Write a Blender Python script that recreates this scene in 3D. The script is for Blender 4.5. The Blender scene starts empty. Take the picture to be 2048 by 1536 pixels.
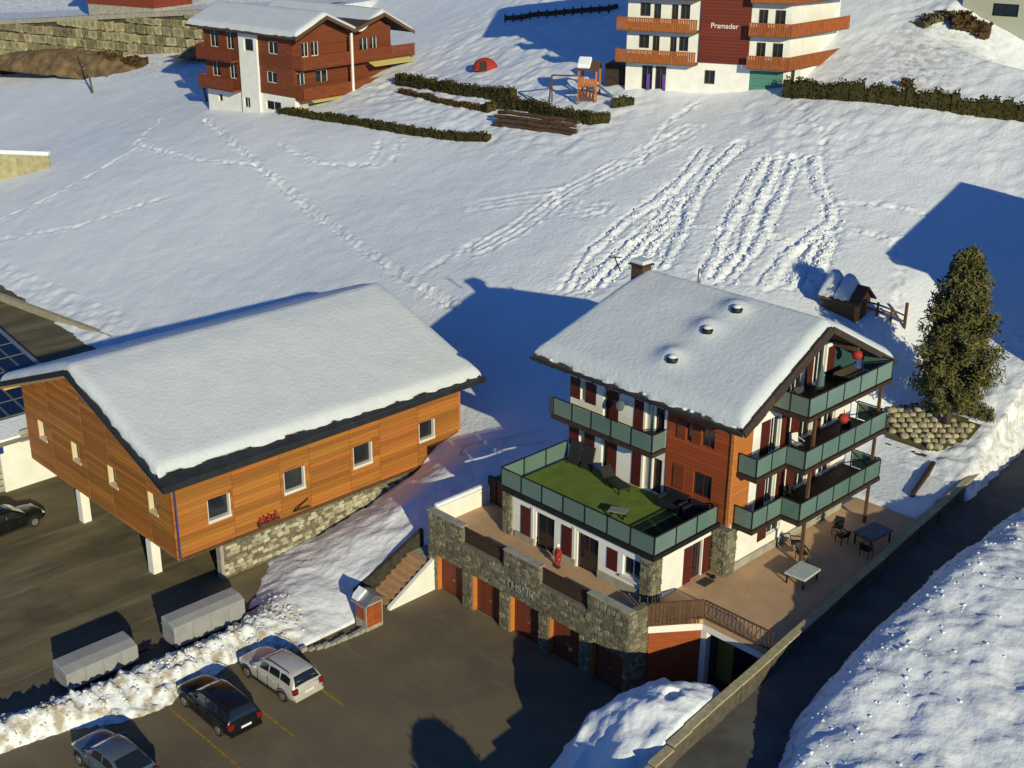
import bpy, bmesh, math, random
import numpy as np
from mathutils import Vector, Matrix
random.seed(7); rng = np.random.default_rng(11)
sc = bpy.context.scene
COL = sc.collection
R_ = math.radians

# ------------------------------------------------------------------ camera
cam_d = bpy.data.cameras.new('camera'); cam = bpy.data.objects.new('camera', cam_d); COL.objects.link(cam)
cam_d.sensor_width = 36.0; cam_d.sensor_fit = 'HORIZONTAL'
cam_d.lens = 2545.72 / 2048 * 36; cam_d.clip_end = 2000; cam_d.clip_start = 0.5
right = Vector((0.69739907, 0.71663988, 0.00786222)); up = Vector((-0.27401876, 0.25649287, 0.92689003)); fwd = Vector((-0.66222976, 0.64856664, -0.37525066))
m = Matrix((right, up, -fwd)).transposed().to_4x4(); m.translation = Vector((31.945, -40.490, 31.957))
cam.matrix_world = m
sc.camera = cam
# ------------------------------------------------------------------ sky, sun, exposure
SUN_EL = R_(18.6)
sun_dir = Vector((0.925 * math.cos(SUN_EL), -0.38 * math.cos(SUN_EL), math.sin(SUN_EL))).normalized()   # towards the sun
w = bpy.data.worlds.new('World'); sc.world = w; w.use_nodes = True
nt = w.node_tree; bg = nt.nodes['Background']
sky = nt.nodes.new('ShaderNodeTexSky'); sky.sky_type = 'NISHITA'; sky.sun_disc = False
sky.sun_elevation = SUN_EL; sky.sun_rotation = math.atan2(sun_dir.x, sun_dir.y)
sky.altitude = 1800; sky.air_density = 1.0; sky.dust_density = 0.0; sky.ozone_density = 10.0
nt.links.new(sky.outputs[0], bg.inputs[0]); bg.inputs[1].default_value = 0.115
sl = bpy.data.lights.new('sun', 'SUN'); sl.energy = 4.5; sl.angle = R_(0.5); sl.color = (1.0, 0.915, 0.58)
so = bpy.data.objects.new('sun', sl); COL.objects.link(so)
so.rotation_euler = sun_dir.to_track_quat('Z', 'Y').to_euler(); so.location = (60, -40, 60)
sc.view_settings.view_transform = 'Standard'; sc.view_settings.look = 'None'; sc.view_settings.gamma = 1.0
sc.view_settings.use_curve_mapping = False; sc.view_settings.exposure = 0.0
sc.cycles.max_bounces = 6; sc.cycles.diffuse_bounces = 3

# ------------------------------------------------------------------ materials
MATS = {}
def mat(name, base, rough=0.7, noise=0.0, nscale=6.0, bump=0.0, bscale=20.0, metal=0.0, per_obj=0.0, stretch=(1, 1, 1), col2=None, spec=0.3, detail=5, emit=None, transmission=0.0):
    """procedural material: base colour, noise between base and col2, random tone for each object, fine bump"""
    if name in MATS: return MATS[name]
    m = bpy.data.materials.new(name); m.use_nodes = True; n = m.node_tree.nodes; l = m.node_tree.links
    p = n['Principled BSDF']; p.inputs['Roughness'].default_value = rough; p.inputs['Metallic'].default_value = metal
    p.inputs['Specular IOR Level'].default_value = spec
    if transmission: p.inputs['Transmission Weight'].default_value = transmission
    c1 = (*base, 1); c2 = (*(col2 if col2 else tuple(x * (1 - noise) for x in base)), 1)
    tc = n.new('ShaderNodeTexCoord'); mp = n.new('ShaderNodeMapping'); mp.inputs['Scale'].default_value = stretch
    l.new(tc.outputs['Object'], mp.inputs['Vector'])
    col = None
    if noise or col2:
        nz = n.new('ShaderNodeTexNoise'); nz.inputs['Scale'].default_value = nscale; nz.inputs['Detail'].default_value = detail
        l.new(mp.outputs[0], nz.inputs['Vector'])
        rmp = n.new('ShaderNodeMapRange'); rmp.inputs['From Min'].default_value = 0.35; rmp.inputs['From Max'].default_value = 0.65
        l.new(nz.outputs['Fac'], rmp.inputs['Value'])
        mx = n.new('ShaderNodeMix'); mx.data_type = 'RGBA'; mx.inputs['A'].default_value = c1; mx.inputs['B'].default_value = c2
        l.new(rmp.outputs[0], mx.inputs['Factor']); col = mx.outputs['Result']
    if per_obj:
        oi = n.new('ShaderNodeObjectInfo'); mr = n.new('ShaderNodeMapRange')
        mr.inputs['To Min'].default_value = 1 - per_obj; mr.inputs['To Max'].default_value = 1 + per_obj
        l.new(oi.outputs['Random'], mr.inputs['Value'])
        hs = n.new('ShaderNodeHueSaturation'); l.new(mr.outputs[0], hs.inputs['Value'])
        mr2 = n.new('ShaderNodeMapRange'); mr2.inputs['To Min'].default_value = 0.5 + per_obj * 0.035; mr2.inputs['To Max'].default_value = 0.5 - per_obj * 0.035
        ml = n.new('ShaderNodeMath'); ml.operation = 'FRACT'; ml2 = n.new('ShaderNodeMath'); ml2.operation = 'MULTIPLY'; ml2.inputs[1].default_value = 17.3
        l.new(oi.outputs['Random'], ml2.inputs[0]); l.new(ml2.outputs[0], ml.inputs[0]); l.new(ml.outputs[0], mr2.inputs['Value']); l.new(mr2.outputs[0], hs.inputs['Hue'])
        if col is None:
            hs.inputs['Color'].default_value = c1
        else: l.new(col, hs.inputs['Color'])
        col = hs.outputs['Color']
    if col is None: p.inputs['Base Color'].default_value = c1
    else: l.new(col, p.inputs['Base Color'])
    if bump:
        nb = n.new('ShaderNodeTexNoise'); nb.inputs['Scale'].default_value = bscale; nb.inputs['Detail'].default_value = 6
        l.new(mp.outputs[0], nb.inputs['Vector'])
        b = n.new('ShaderNodeBump'); b.inputs['Strength'].default_value = 1.0; b.inputs['Distance'].default_value = bump
        l.new(nb.outputs['Fac'], b.inputs['Height']); l.new(b.outputs[0], p.inputs['Normal'])
    if emit: p.inputs['Emission Color'].default_value = (*emit, 1); p.inputs['Emission Strength'].default_value = 1
    MATS[name] = m; return m

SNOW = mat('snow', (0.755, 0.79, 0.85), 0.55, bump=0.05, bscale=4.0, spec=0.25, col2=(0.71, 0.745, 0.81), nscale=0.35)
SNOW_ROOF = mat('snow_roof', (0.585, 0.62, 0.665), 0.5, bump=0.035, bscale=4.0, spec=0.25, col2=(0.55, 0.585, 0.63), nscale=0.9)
SNOW_DIRTY = mat('snow_dirty', (0.80, 0.80, 0.79), 0.7, col2=(0.48, 0.43, 0.35), nscale=0.8, bump=0.07, bscale=5, spec=0.2, detail=9)
ASPHALT = mat('asphalt_lot', (0.172, 0.138, 0.088), 0.9, col2=(0.142, 0.114, 0.074), nscale=0.45, bump=0.006, bscale=30, detail=9)
ROADM = mat('asphalt_road', (0.13, 0.125, 0.115), 0.85, col2=(0.095, 0.09, 0.083), nscale=0.7, bump=0.008, bscale=25, detail=9)
YARD = mat('yard_ground', (0.185, 0.152, 0.084), 0.9, col2=(0.095, 0.078, 0.045), nscale=0.5, bump=0.02, bscale=9, stretch=(1.2, 0.28, 1), detail=9)
PAVING = mat('paving', (0.52, 0.335, 0.20), 0.8, col2=(0.45, 0.29, 0.175), nscale=1.3, bump=0.004, bscale=30, detail=8)
WHITE = mat('white_render', (0.78, 0.765, 0.73), 0.85, col2=(0.70, 0.69, 0.66), nscale=1.2, bump=0.006, bscale=30, detail=8)
STONE = mat('stone', (0.25, 0.225, 0.15), 0.9, col2=(0.12, 0.11, 0.075), nscale=7, bump=0.02, bscale=18, per_obj=0.45, detail=8)
MORTAR = mat('mortar', (0.19, 0.175, 0.14), 0.95, col2=(0.12, 0.11, 0.09), nscale=7, bump=0.03, bscale=14, detail=8)
RUBBLE = mat('rubble_wall', (0.30, 0.28, 0.19), 0.95, col2=(0.17, 0.16, 0.115), nscale=4.5, bump=0.06, bscale=7, detail=9)
CONCRETE = mat('concrete', (0.36, 0.34, 0.29), 0.9, col2=(0.26, 0.25, 0.215), nscale=2.2, bump=0.008, bscale=20, detail=8)
WOOD_OR = mat('orange_timber', (0.42, 0.168, 0.032), 0.65, col2=(0.22, 0.072, 0.014), nscale=1.7, stretch=(0.55, 0.55, 8), bump=0.004, bscale=9, per_obj=0.26, detail=7)
WOOD_HOT = mat('hotel_timber', (0.33, 0.072, 0.022), 0.65, col2=(0.24, 0.048, 0.015), nscale=1.6, stretch=(0.6, 0.6, 9), bump=0.004, bscale=9, per_obj=0.14, detail=7)
WOOD_LIT = mat('light_orange_timber', (0.46, 0.17, 0.04), 0.65, col2=(0.36, 0.12, 0.028), nscale=2, stretch=(0.8, 0.8, 7), per_obj=0.1, detail=7)
WOOD_RED = mat('red_timber', (0.20, 0.046, 0.018), 0.7, col2=(0.13, 0.029, 0.012), nscale=1.5, stretch=(0.6, 0.6, 9), per_obj=0.16, detail=7)
WOOD_CH = mat('chalet_timber', (0.185, 0.050, 0.016), 0.7, col2=(0.105, 0.027, 0.010), nscale=1.5, stretch=(0.6, 0.6, 9), per_obj=0.16, detail=7)
WOOD_BR = mat('brown_timber', (0.12, 0.06, 0.032), 0.75, col2=(0.075, 0.04, 0.022), nscale=2, stretch=(2, 2, 6), per_obj=0.15)
WOOD_DK = mat('dark_timber', (0.05, 0.03, 0.02), 0.7, noise=0.4, nscale=3)
SHUTTER = mat('red_shutter', (0.088, 0.016, 0.012), 0.6, noise=0.3, nscale=3, stretch=(4, 4, 1), per_obj=0.2)
GARAGE = mat('garage_door', (0.17, 0.042, 0.020), 0.6, col2=(0.125, 0.030, 0.015), nscale=2.5, stretch=(4, 4, 1), per_obj=0.12)
SOFFIT = mat('yellow_soffit', (0.46, 0.27, 0.07), 0.7, noise=0.3, nscale=2, stretch=(0.6, 3, 3))
ANTH = mat('anthracite_metal', (0.035, 0.038, 0.045), 0.45, metal=0.3, noise=0.3, nscale=1.0)
DARKM = mat('dark_metal', (0.022, 0.022, 0.022), 0.5, metal=0.4)
GREYM = mat('grey_metal', (0.34, 0.34, 0.34), 0.4, metal=0.7)
GLASSW = mat('window_glass', (0.012, 0.016, 0.02), 0.08, spec=0.8)
CURTAIN = mat('curtain', (0.50, 0.47, 0.36), 0.9, noise=0.3, nscale=2, stretch=(9, 9, 0.5))
FRAMEW = mat('white_frame', (0.62, 0.60, 0.57), 0.5)
FROST = mat('frosted_glass', (0.098, 0.165, 0.145), 0.22, spec=0.5, col2=(0.125, 0.19, 0.175), nscale=0.6, per_obj=0.08)
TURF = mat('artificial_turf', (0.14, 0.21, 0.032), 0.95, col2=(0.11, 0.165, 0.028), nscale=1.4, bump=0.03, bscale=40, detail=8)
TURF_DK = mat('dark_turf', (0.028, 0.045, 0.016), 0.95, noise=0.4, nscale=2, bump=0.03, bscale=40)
YELLOW = mat('yellow_paint', (0.42, 0.25, 0.02), 0.8, noise=0.5, nscale=6)
TARP = mat('grey_tarpaulin', (0.30, 0.30, 0.30), 0.55, noise=0.15, nscale=1.5, bump=0.01, bscale=4)
RUBBER = mat('tyre_rubber', (0.015, 0.015, 0.015), 0.85)
PLASTIC = mat('black_plastic', (0.02, 0.02, 0.022), 0.6)
REDL = mat('tail_light', (0.16, 0.008, 0.008), 0.2, spec=0.6)
NEEDLE = mat('pine_needles', (0.155, 0.140, 0.050), 0.8, col2=(0.065, 0.070, 0.026), nscale=1.2, spec=0.15)
HEDGE = mat('hedge_leaves', (0.060, 0.052, 0.018), 0.85, col2=(0.032, 0.029, 0.011), nscale=2.5, spec=0.1)
HEDGE_BR = mat('dry_hedge', (0.10, 0.062, 0.028), 0.9, col2=(0.05, 0.032, 0.016), nscale=2.5, spec=0.1)
BARK = mat('bark', (0.11, 0.09, 0.065), 0.9, noise=0.5, nscale=4, stretch=(1, 1, 0.3))
GRASSB = mat('dry_grass', (0.21, 0.145, 0.07), 0.95, col2=(0.11, 0.065, 0.035), nscale=0.9, bump=0.08, bscale=4, detail=9)
TILE = mat('roof_tile', (0.06, 0.042, 0.034), 0.8, col2=(0.035, 0.026, 0.022), nscale=5, bump=0.02, bscale=14, per_obj=0.2)
SOLAR = mat('solar_cell', (0.006, 0.010, 0.022), 0.15, spec=0.7)
TEAL = mat('teal_board', (0.035, 0.085, 0.10), 0.6, noise=0.3)
RED = mat('red_cloth', (0.36, 0.03, 0.022), 0.8, noise=0.25, nscale=5)

def add_stains(m, col, scale, lo, hi, amount, stretch=(1, 1, 1), seed=0.0):
    """irregular damp or worn patches over a material"""
    n = m.node_tree.nodes; l = m.node_tree.links; p = n['Principled BSDF']; src = p.inputs['Base Color'].links[0].from_socket
    tc = n.new('ShaderNodeTexCoord'); mp = n.new('ShaderNodeMapping'); mp.inputs['Scale'].default_value = stretch; mp.inputs['Location'].default_value = (seed, seed * 2, 0); l.new(tc.outputs['Object'], mp.inputs['Vector'])
    nz = n.new('ShaderNodeTexNoise'); nz.inputs['Scale'].default_value = scale; nz.inputs['Detail'].default_value = 7; nz.inputs['Roughness'].default_value = .6; l.new(mp.outputs[0], nz.inputs['Vector'])
    mr = n.new('ShaderNodeMapRange'); mr.inputs['From Min'].default_value = lo; mr.inputs['From Max'].default_value = hi; mr.inputs['To Max'].default_value = amount; l.new(nz.outputs['Fac'], mr.inputs['Value'])
    mx = n.new('ShaderNodeMix'); mx.data_type = 'RGBA'; mx.inputs['B'].default_value = (*col, 1); l.new(mr.outputs[0], mx.inputs['Factor']); l.new(src, mx.inputs['A']); l.new(mx.outputs['Result'], p.inputs['Base Color'])
add_stains(ASPHALT, (.095, .078, .055), .16, .5, .62, .55, seed=3.1); add_stains(ASPHALT, (.22, .19, .135), 1.1, .58, .72, .5, stretch=(.25, 1, 1), seed=8.0); add_stains(ASPHALT, (.07, .06, .045), 9, .62, .7, .5)
add_stains(YARD, (.07, .055, .035), .22, .5, .64, .6, seed=5.0); add_stains(YARD, (.27, .24, .17), .9, .56, .7, .5, stretch=(1.6, .2, 1), seed=1.5)
add_stains(ROADM, (.06, .057, .05), .3, .5, .64, .6, seed=2.0); add_stains(PAVING, (.38, .25, .155), .35, .5, .66, .5, seed=4.0); add_stains(WOOD_OR, (.17, .06, .014), .35, .52, .68, .4, seed=6.0, stretch=(1, 1, 2))
add_stains(TURF, (.09, .13, .03), .6, .5, .65, .6); add_stains(TURF, (.22, .24, .07), 1.4, .58, .7, .4, seed=3)

# ------------------------------------------------------------------ mesh helpers
class MB:
    """collects shapes in world (or thing-local) space for ONE mesh"""
    def __init__(s): s.v = []; s.f = []
    def poly(s, vs, fs):
        o = len(s.v); s.v += [tuple(v) for v in vs]; s.f += [tuple(i + o for i in f) for f in fs]; return s
    def box(s, x0, x1, y0, y1, z0, z1):
        return s.poly([(x0, y0, z0), (x1, y0, z0), (x1, y1, z0), (x0, y1, z0), (x0, y0, z1), (x1, y0, z1), (x1, y1, z1), (x0, y1, z1)],
                      [(0, 3, 2, 1), (4, 5, 6, 7), (0, 1, 5, 4), (1, 2, 6, 5), (2, 3, 7, 6), (3, 0, 4, 7)])
    def prism(s, pts, z0, z1):
        n = len(pts); 
        if sum(pts[i][0] * pts[(i + 1) % n][1] - pts[(i + 1) % n][0] * pts[i][1] for i in range(n)) < 0: pts = pts[::-1]
        return s.poly([(x, y, z0) for x, y in pts] + [(x, y, z1) for x, y in pts],
                      [tuple(range(n))[::-1], tuple(range(n, 2 * n))] + [(i, (i + 1) % n, n + (i + 1) % n, n + i) for i in range(n)])
    def slab(s, pts, d):
        """closed solid: polygon of 3-D points swept by the vector d"""
        n = len(pts); P = [Vector(p) for p in pts]; d = Vector(d)
        return s.poly(P + [p + d for p in P], [tuple(range(n))[::-1], tuple(range(n, 2 * n))] + [(i, (i + 1) % n, n + (i + 1) % n, n + i) for i in range(n)])
    def bar(s, a, b, w, h=None, up=(0, 0, 1)):
        a = Vector(a); b = Vector(b); h = h or w; d = (b - a).normalized(); u = Vector(up)
        if abs(d.dot(u)) > 0.98: u = Vector((1, 0, 0))
        r = d.cross(u).normalized() * (w / 2); t = r.cross(d).normalized() * (h / 2)
        return s.poly([a - r - t, a + r - t, a + r + t, a - r + t, b - r - t, b + r - t, b + r + t, b - r + t],
                      [(0, 1, 2, 3), (7, 6, 5, 4), (0, 4, 5, 1), (1, 5, 6, 2), (2, 6, 7, 3), (3, 7, 4, 0)])
    def tube(s, pts, rad, n=8):
        P = [Vector(p) for p in pts]; rad = rad if isinstance(rad, (list, tuple)) else [rad] * len(P); vs = []; fs = []
        for i, p in enumerate(P):
            d = (P[min(i + 1, len(P) - 1)] - P[max(i - 1, 0)]).normalized(); u = Vector((0, 0, 1)) if abs(d.z) < 0.95 else Vector((1, 0, 0))
            a = d.cross(u).normalized(); b = a.cross(d)
            for k in range(n):
                t = 2 * math.pi * k / n; vs.append(p + (a * math.cos(t) + b * math.sin(t)) * rad[i])
        for i in range(len(P) - 1):
            for k in range(n): fs.append((i * n + k, (i + 1) * n + k, (i + 1) * n + (k + 1) % n, i * n + (k + 1) % n))
        fs.append(tuple(range(n))); fs.append(tuple(range((len(P) - 1) * n, len(P) * n))[::-1])
        return s.poly(vs, fs)
    def lathe(s, prof, c=(0, 0, 0), n=16):
        vs = []; fs = []
        for r, z in prof:
            for k in range(n):
                t = 2 * math.pi * k / n; vs.append((c[0] + r * math.cos(t), c[1] + r * math.sin(t), c[2] + z))
        for i in range(len(prof) - 1):
            for k in range(n): fs.append((i * n + k, i * n + (k + 1) % n, (i + 1) * n + (k + 1) % n, (i + 1) * n + k))
        fs.append(tuple(range(n))[::-1]); fs.append(tuple(range((len(prof) - 1) * n, len(prof) * n)))
        return s.poly(vs, fs)
    def mesh(s, name, off=(0, 0, 0)):
        me = bpy.data.meshes.new(name); ox, oy, oz = off
        me.from_pydata([(x - ox, y - oy, z - oz) for x, y, z in s.v], [], s.f); me.validate(); me.update(); return me

def rootof(o):
    while o.parent: o = o.parent
    return o
def tag(o, label=None, cat=None, group=None, kind=None):
    if label: o['label'] = label
    if cat: o['category'] = cat
    if group: o['group'] = group
    if kind: o['kind'] = kind
    return o
def thing(name, label, cat, loc=(0, 0, 0), rz=0, group=None, local=False):
    o = bpy.data.objects.new(name, None); COL.objects.link(o); o.location = loc; o.rotation_euler = (0, 0, rz)
    o.empty_display_size = 0.3; o['_local'] = 1 if (local or rz) else 0
    LOCAL[o.name] = bool(local or rz)
    del o['_local']
    return tag(o, label, cat, group)
LOCAL = {}
def obj(name, mb, material, parent=None, smooth=False, bevel=0, label=None, kind=None):
    """ONE mesh object; shapes of things that are not rotated are given in world space"""
    off = (0, 0, 0)
    if parent:
        r = rootof(parent)
        if not LOCAL.get(r.name, False): off = tuple(r.location)
    me = mb.mesh(name, off) if isinstance(mb, MB) else mb
    if not me.materials: me.materials.append(material)
    o = bpy.data.objects.new(name, me); COL.objects.link(o); o.parent = parent
    if smooth: me.polygons.foreach_set('use_smooth', [True] * len(me.polygons))
    if bevel:
        b = o.modifiers.new('bevel', 'BEVEL'); b.width = bevel; b.segments = 2; b.limit_method = 'ANGLE'
    if label: o['label'] = label
    if kind: o['kind'] = kind
    return o
def B(*a): return MB().box(*a)
_unit = {}
def piece(name, material, parent, x0, x1, y0, y1, z0, z1):
    """a plank, stone or pane: one shared unit block, scaled into place"""
    key = material.name
    if key not in _unit:
        me = bpy.data.meshes.new('block_' + key); t = MB().box(-.5, .5, -.5, .5, -.5, .5); me.from_pydata(t.v, [], t.f); me.materials.append(material); _unit[key] = me
    o = bpy.data.objects.new(name, _unit[key]); COL.objects.link(o); o.parent = parent
    off = (0, 0, 0)
    r = rootof(parent)
    if not LOCAL.get(r.name, False): off = r.location
    o.location = ((x0 + x1) / 2 - off[0], (y0 + y1) / 2 - off[1], (z0 + z1) / 2 - off[2]); o.scale = (x1 - x0, y1 - y0, z1 - z0)
    return o
def struct(name, mb, material, smooth=False):
    o = obj(name, mb, material, None, smooth); o['kind'] = 'structure'; return o
def wall(mb, ax, pos, t, u0, u1, z0, z1, holes=()):
    """wall with real openings. ax 'y': runs along X, faces -Y at Y=pos; ax 'x': runs along Y, faces +X at X=pos; ax 'X': faces -X"""
    us = sorted({u0, u1, *[min(max(h[k], u0), u1) for h in holes for k in (0, 1)]})
    for a, b in zip(us, us[1:]):
        c = (a + b) / 2; hs = sorted([(max(h[2], z0), min(h[3], z1)) for h in holes if h[0] < c < h[1]])
        z = z0
        for h0, h1 in hs + [(z1, z1)]:
            if h0 > z + 1e-4:
                if ax == 'y': mb.box(a, b, pos, pos + t, z, h0)
                elif ax == 'x': mb.box(pos - t, pos, a, b, z, h0)
                else: mb.box(pos, pos + t, a, b, z, h0)
            z = max(z, h1)
    return mb
def window(parent, ax, pos, u0, u1, z0, z1, depth=0.12, fw=0.06, frame=None, pane=None, mull=1, name='window', trans=0):
    """frame with panes set back in its opening; window > pane"""
    frame = frame or FRAMEW; pane = pane or GLASSW; mb = MB()
    def bx(m_, a, b, c, d, t0, t1):
        if ax == 'y': m_.box(a, b, pos + t0, pos + t1, c, d)
        elif ax == 'x': m_.box(pos - t1, pos - t0, a, b, c, d)
        else: m_.box(pos + t0, pos + t1, a, b, c, d)
    e = 0.002
    bx(mb, u0 + e, u0 + fw, z0 + e, z1 - e, depth, depth + .06); bx(mb, u1 - fw, u1 - e, z0 + e, z1 - e, depth, depth + .06)
    bx(mb, u0 + fw, u1 - fw, z0 + e, z0 + fw, depth, depth + .06); bx(mb, u0 + fw, u1 - fw, z1 - fw, z1 - e, depth, depth + .06)
    cs = [u0 + fw + (u1 - u0 - 2 * fw) * k / (mull + 1) for k in range(mull + 2)]
    for c in cs[1:-1]: bx(mb, c - fw / 2, c + fw / 2, z0 + fw, z1 - fw, depth, depth + .06)
    if trans: bx(mb, u0 + fw, u1 - fw, z1 - trans - .02, z1 - trans + .02, depth - .004, depth + .05)
    o = obj(name, mb, frame, parent)
    for a, b in zip(cs, cs[1:]):
        pm = MB(); bx(pm, a + (fw / 2 if a != cs[0] else 0), b - (fw / 2 if b != cs[-1] else 0), z0 + fw, z1 - fw, depth + .02, depth + .035)
        obj('pane', pm, pane, o)
    return o
def board(parent, name, material, ax, pos, u0, u1, z0, z1, t=0.04, gap=0.003):
    """flat board laid on the outside of a wall"""
    if ax == 'y': b = B(u0, u1, pos - t - gap, pos - gap, z0, z1)
    elif ax == 'x': b = B(pos + gap, pos + t + gap, u0, u1, z0, z1)
    else: b = B(pos - t - gap, pos - gap, u0, u1, z0, z1)
    return obj(name, b, material, parent)
# ------------------------------------------------------------------ terrain (heights in metres, X along the garage front, Y into the slope)
def vnoise(x, y, seed=0):
    xi = np.floor(x).astype(np.int64); yi = np.floor(y).astype(np.int64); xf = x - xi; yf = y - yi
    def h(a, b):
        n = (a * 374761393 + b * 668265263 + seed * 974711) & 0x7fffffff
        n = ((n ^ (n >> 13)) * 1274126177) & 0x7fffffff
        return ((n ^ (n >> 16)) & 0xffff) / 65535.0
    u = xf * xf * (3 - 2 * xf); v = yf * yf * (3 - 2 * yf)
    return (h(xi, yi) * (1 - u) + h(xi + 1, yi) * u) * (1 - v) + (h(xi, yi + 1) * (1 - u) + h(xi + 1, yi + 1) * u) * v - 0.5
def fbm(x, y, seed=0, o=4):
    r = 0; a = 1.0
    for k in range(o): r = r + a * vnoise(x * 2 ** k, y * 2 ** k, seed + k); a *= 0.5
    return r
CTRL = np.array([(-31.5, 19.5, 4.0), (-21, 8, 0.1), (-24, 3, -1.2), (-45, 15, 1.8), (-60, 4, -2.9), (-60, 25, 4.5), (-50, 38, 9.3), (-44.7, 48.6, 13.5), (-37, 52.3, 13.6), (-56, 44, 11.2), (-67, 41, 9.9),
                 (-79, 36, 8.0), (-92, 33, 6.4), (-74, 50, 11.6), (-110, 17.5, 0.0), (-90, 17, 1.2), (-76, 2, -4.2), (-40, 0, -3.4), (-118, 49, 9.0), (-158, 39, 4.8), (-140, 30, 2.6), (-76, 63, 16.5), (-100, 60, 13), (-36, 67, 19), (-55, 62, 17.5),
                 (-15, 28, 6.0), (-13, 16, 2.7), (-13, 8, 0.9), (-10.5, 45.3, 9.8), (-11.8, 58.4, 13.8), (-9.1, 37.8, 7.6), (-5, 32, 5.0), (-20, 40, 9.4), (-24, 55, 14.5), (-20, 68, 17.5), (-16, 7, 0.6), (-70, 20, 2.8), (-160, 70, 16), (-100, 90, 26), (-30, 90, 27)], float)
def tps_fit(P):
    n = len(P); d = np.hypot(P[:, None, 0] - P[None, :, 0], P[:, None, 1] - P[None, :, 1]) / 30
    K = np.where(d > 0, d * d * np.log(d + 1e-12), 0) + 0.01 * np.eye(n); A = np.zeros((n + 3, n + 3)); Q = np.c_[np.ones(n), P[:, :2] / 30]
    A[:n, :n] = K; A[:n, n:] = Q; A[n:, :n] = Q.T
    return np.linalg.solve(A, np.r_[P[:, 2], 0, 0, 0])
TPSW = tps_fit(CTRL)
def field(x, y):
    r = TPSW[-3] + TPSW[-2] * x / 30 + TPSW[-1] * y / 30
    for (cx, cy, _), wk in zip(CTRL, TPSW[:-3]):
        d2 = ((x - cx) ** 2 + (y - cy) ** 2) / 900; r = r + wk * 0.5 * d2 * np.log(d2 + 1e-12)
    return r
def zd(y): return -0.13 * np.maximum(-7.0 - y, 0)          # the lane drops towards the camera
def xw(y): return 6.4 - 0.107 * y                      # line of the road wall
def xr(y): return np.interp(y, [-30, -8, -4, -1.5, 3.6, 7.6, 10.8, 16, 20, 26, 40], [13.2, 11.2, 10.0, 9.0, 8.7, 8.5, 8.4, 8.0, 7.7, 7.1, 5.7])
RY = [-32, -20, -14, -11, -8.8, -6.2, -3.5, -0.7, 2, 6, 12]
def ridge(x, y):
    xc = np.interp(y, RY, [-16.9, -15.5, -15.3, -15.9, -16.5, -17.0, -17.3, -17.4, -17.5, -17.8, -18])
    zc = np.interp(y, RY, [-2.6, -2.6, -2.6, -2.75, -2.85, -2.75, -2.0, -1.2, -0.35, 0.4, 1.0])
    xt = np.interp(y, [-32, -25, -22, -20, -18, -13, -10, -8, -6.5, -6.2, -1.5, -1.2, 6], [-16, -15.4, -14.9, -13.7, -13.4, -14.3, -12.4, -12.2, -12.6, -14.75, -14.75, -13.2, -12.6])
    zt = np.interp(y, [-32, -7.6, -6.5, -6.2, -5.0, -2, 3, 6], [-3.75, -3.75, -3.3, -3.0, -2.5, -1.35, -0.6, 0.3])
    xl = np.interp(y, [-32, -20, -12, -10, -7, 6], [-18.6, -17.1, -16.95, -18.6, -21.5, -21.6])
    zl = np.interp(y, [-32, -11, -8, -4, 0, 6], [-3.8, -3.8, -3.75, -3.4, -2.8, -1.2])
    dr = np.clip((x - xc) / (xt - xc), 0, 1.6); dl = np.clip((xc - x) / (xc - xl), 0, 1.6)
    z = np.where(x > xc, zc + (zt - zc) * dr ** 1.5, zc + (zl - zc) * dl ** 1.5)
    z = np.where((x > xt + 0.05) | (x < xl - 0.05), -9, z)
    return np.where(y > 6.3, -9, z)
def sstep(a, b, t): t = np.clip((t - a) / (b - a), 0, 1); return t * t * (3 - 2 * t)
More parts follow.
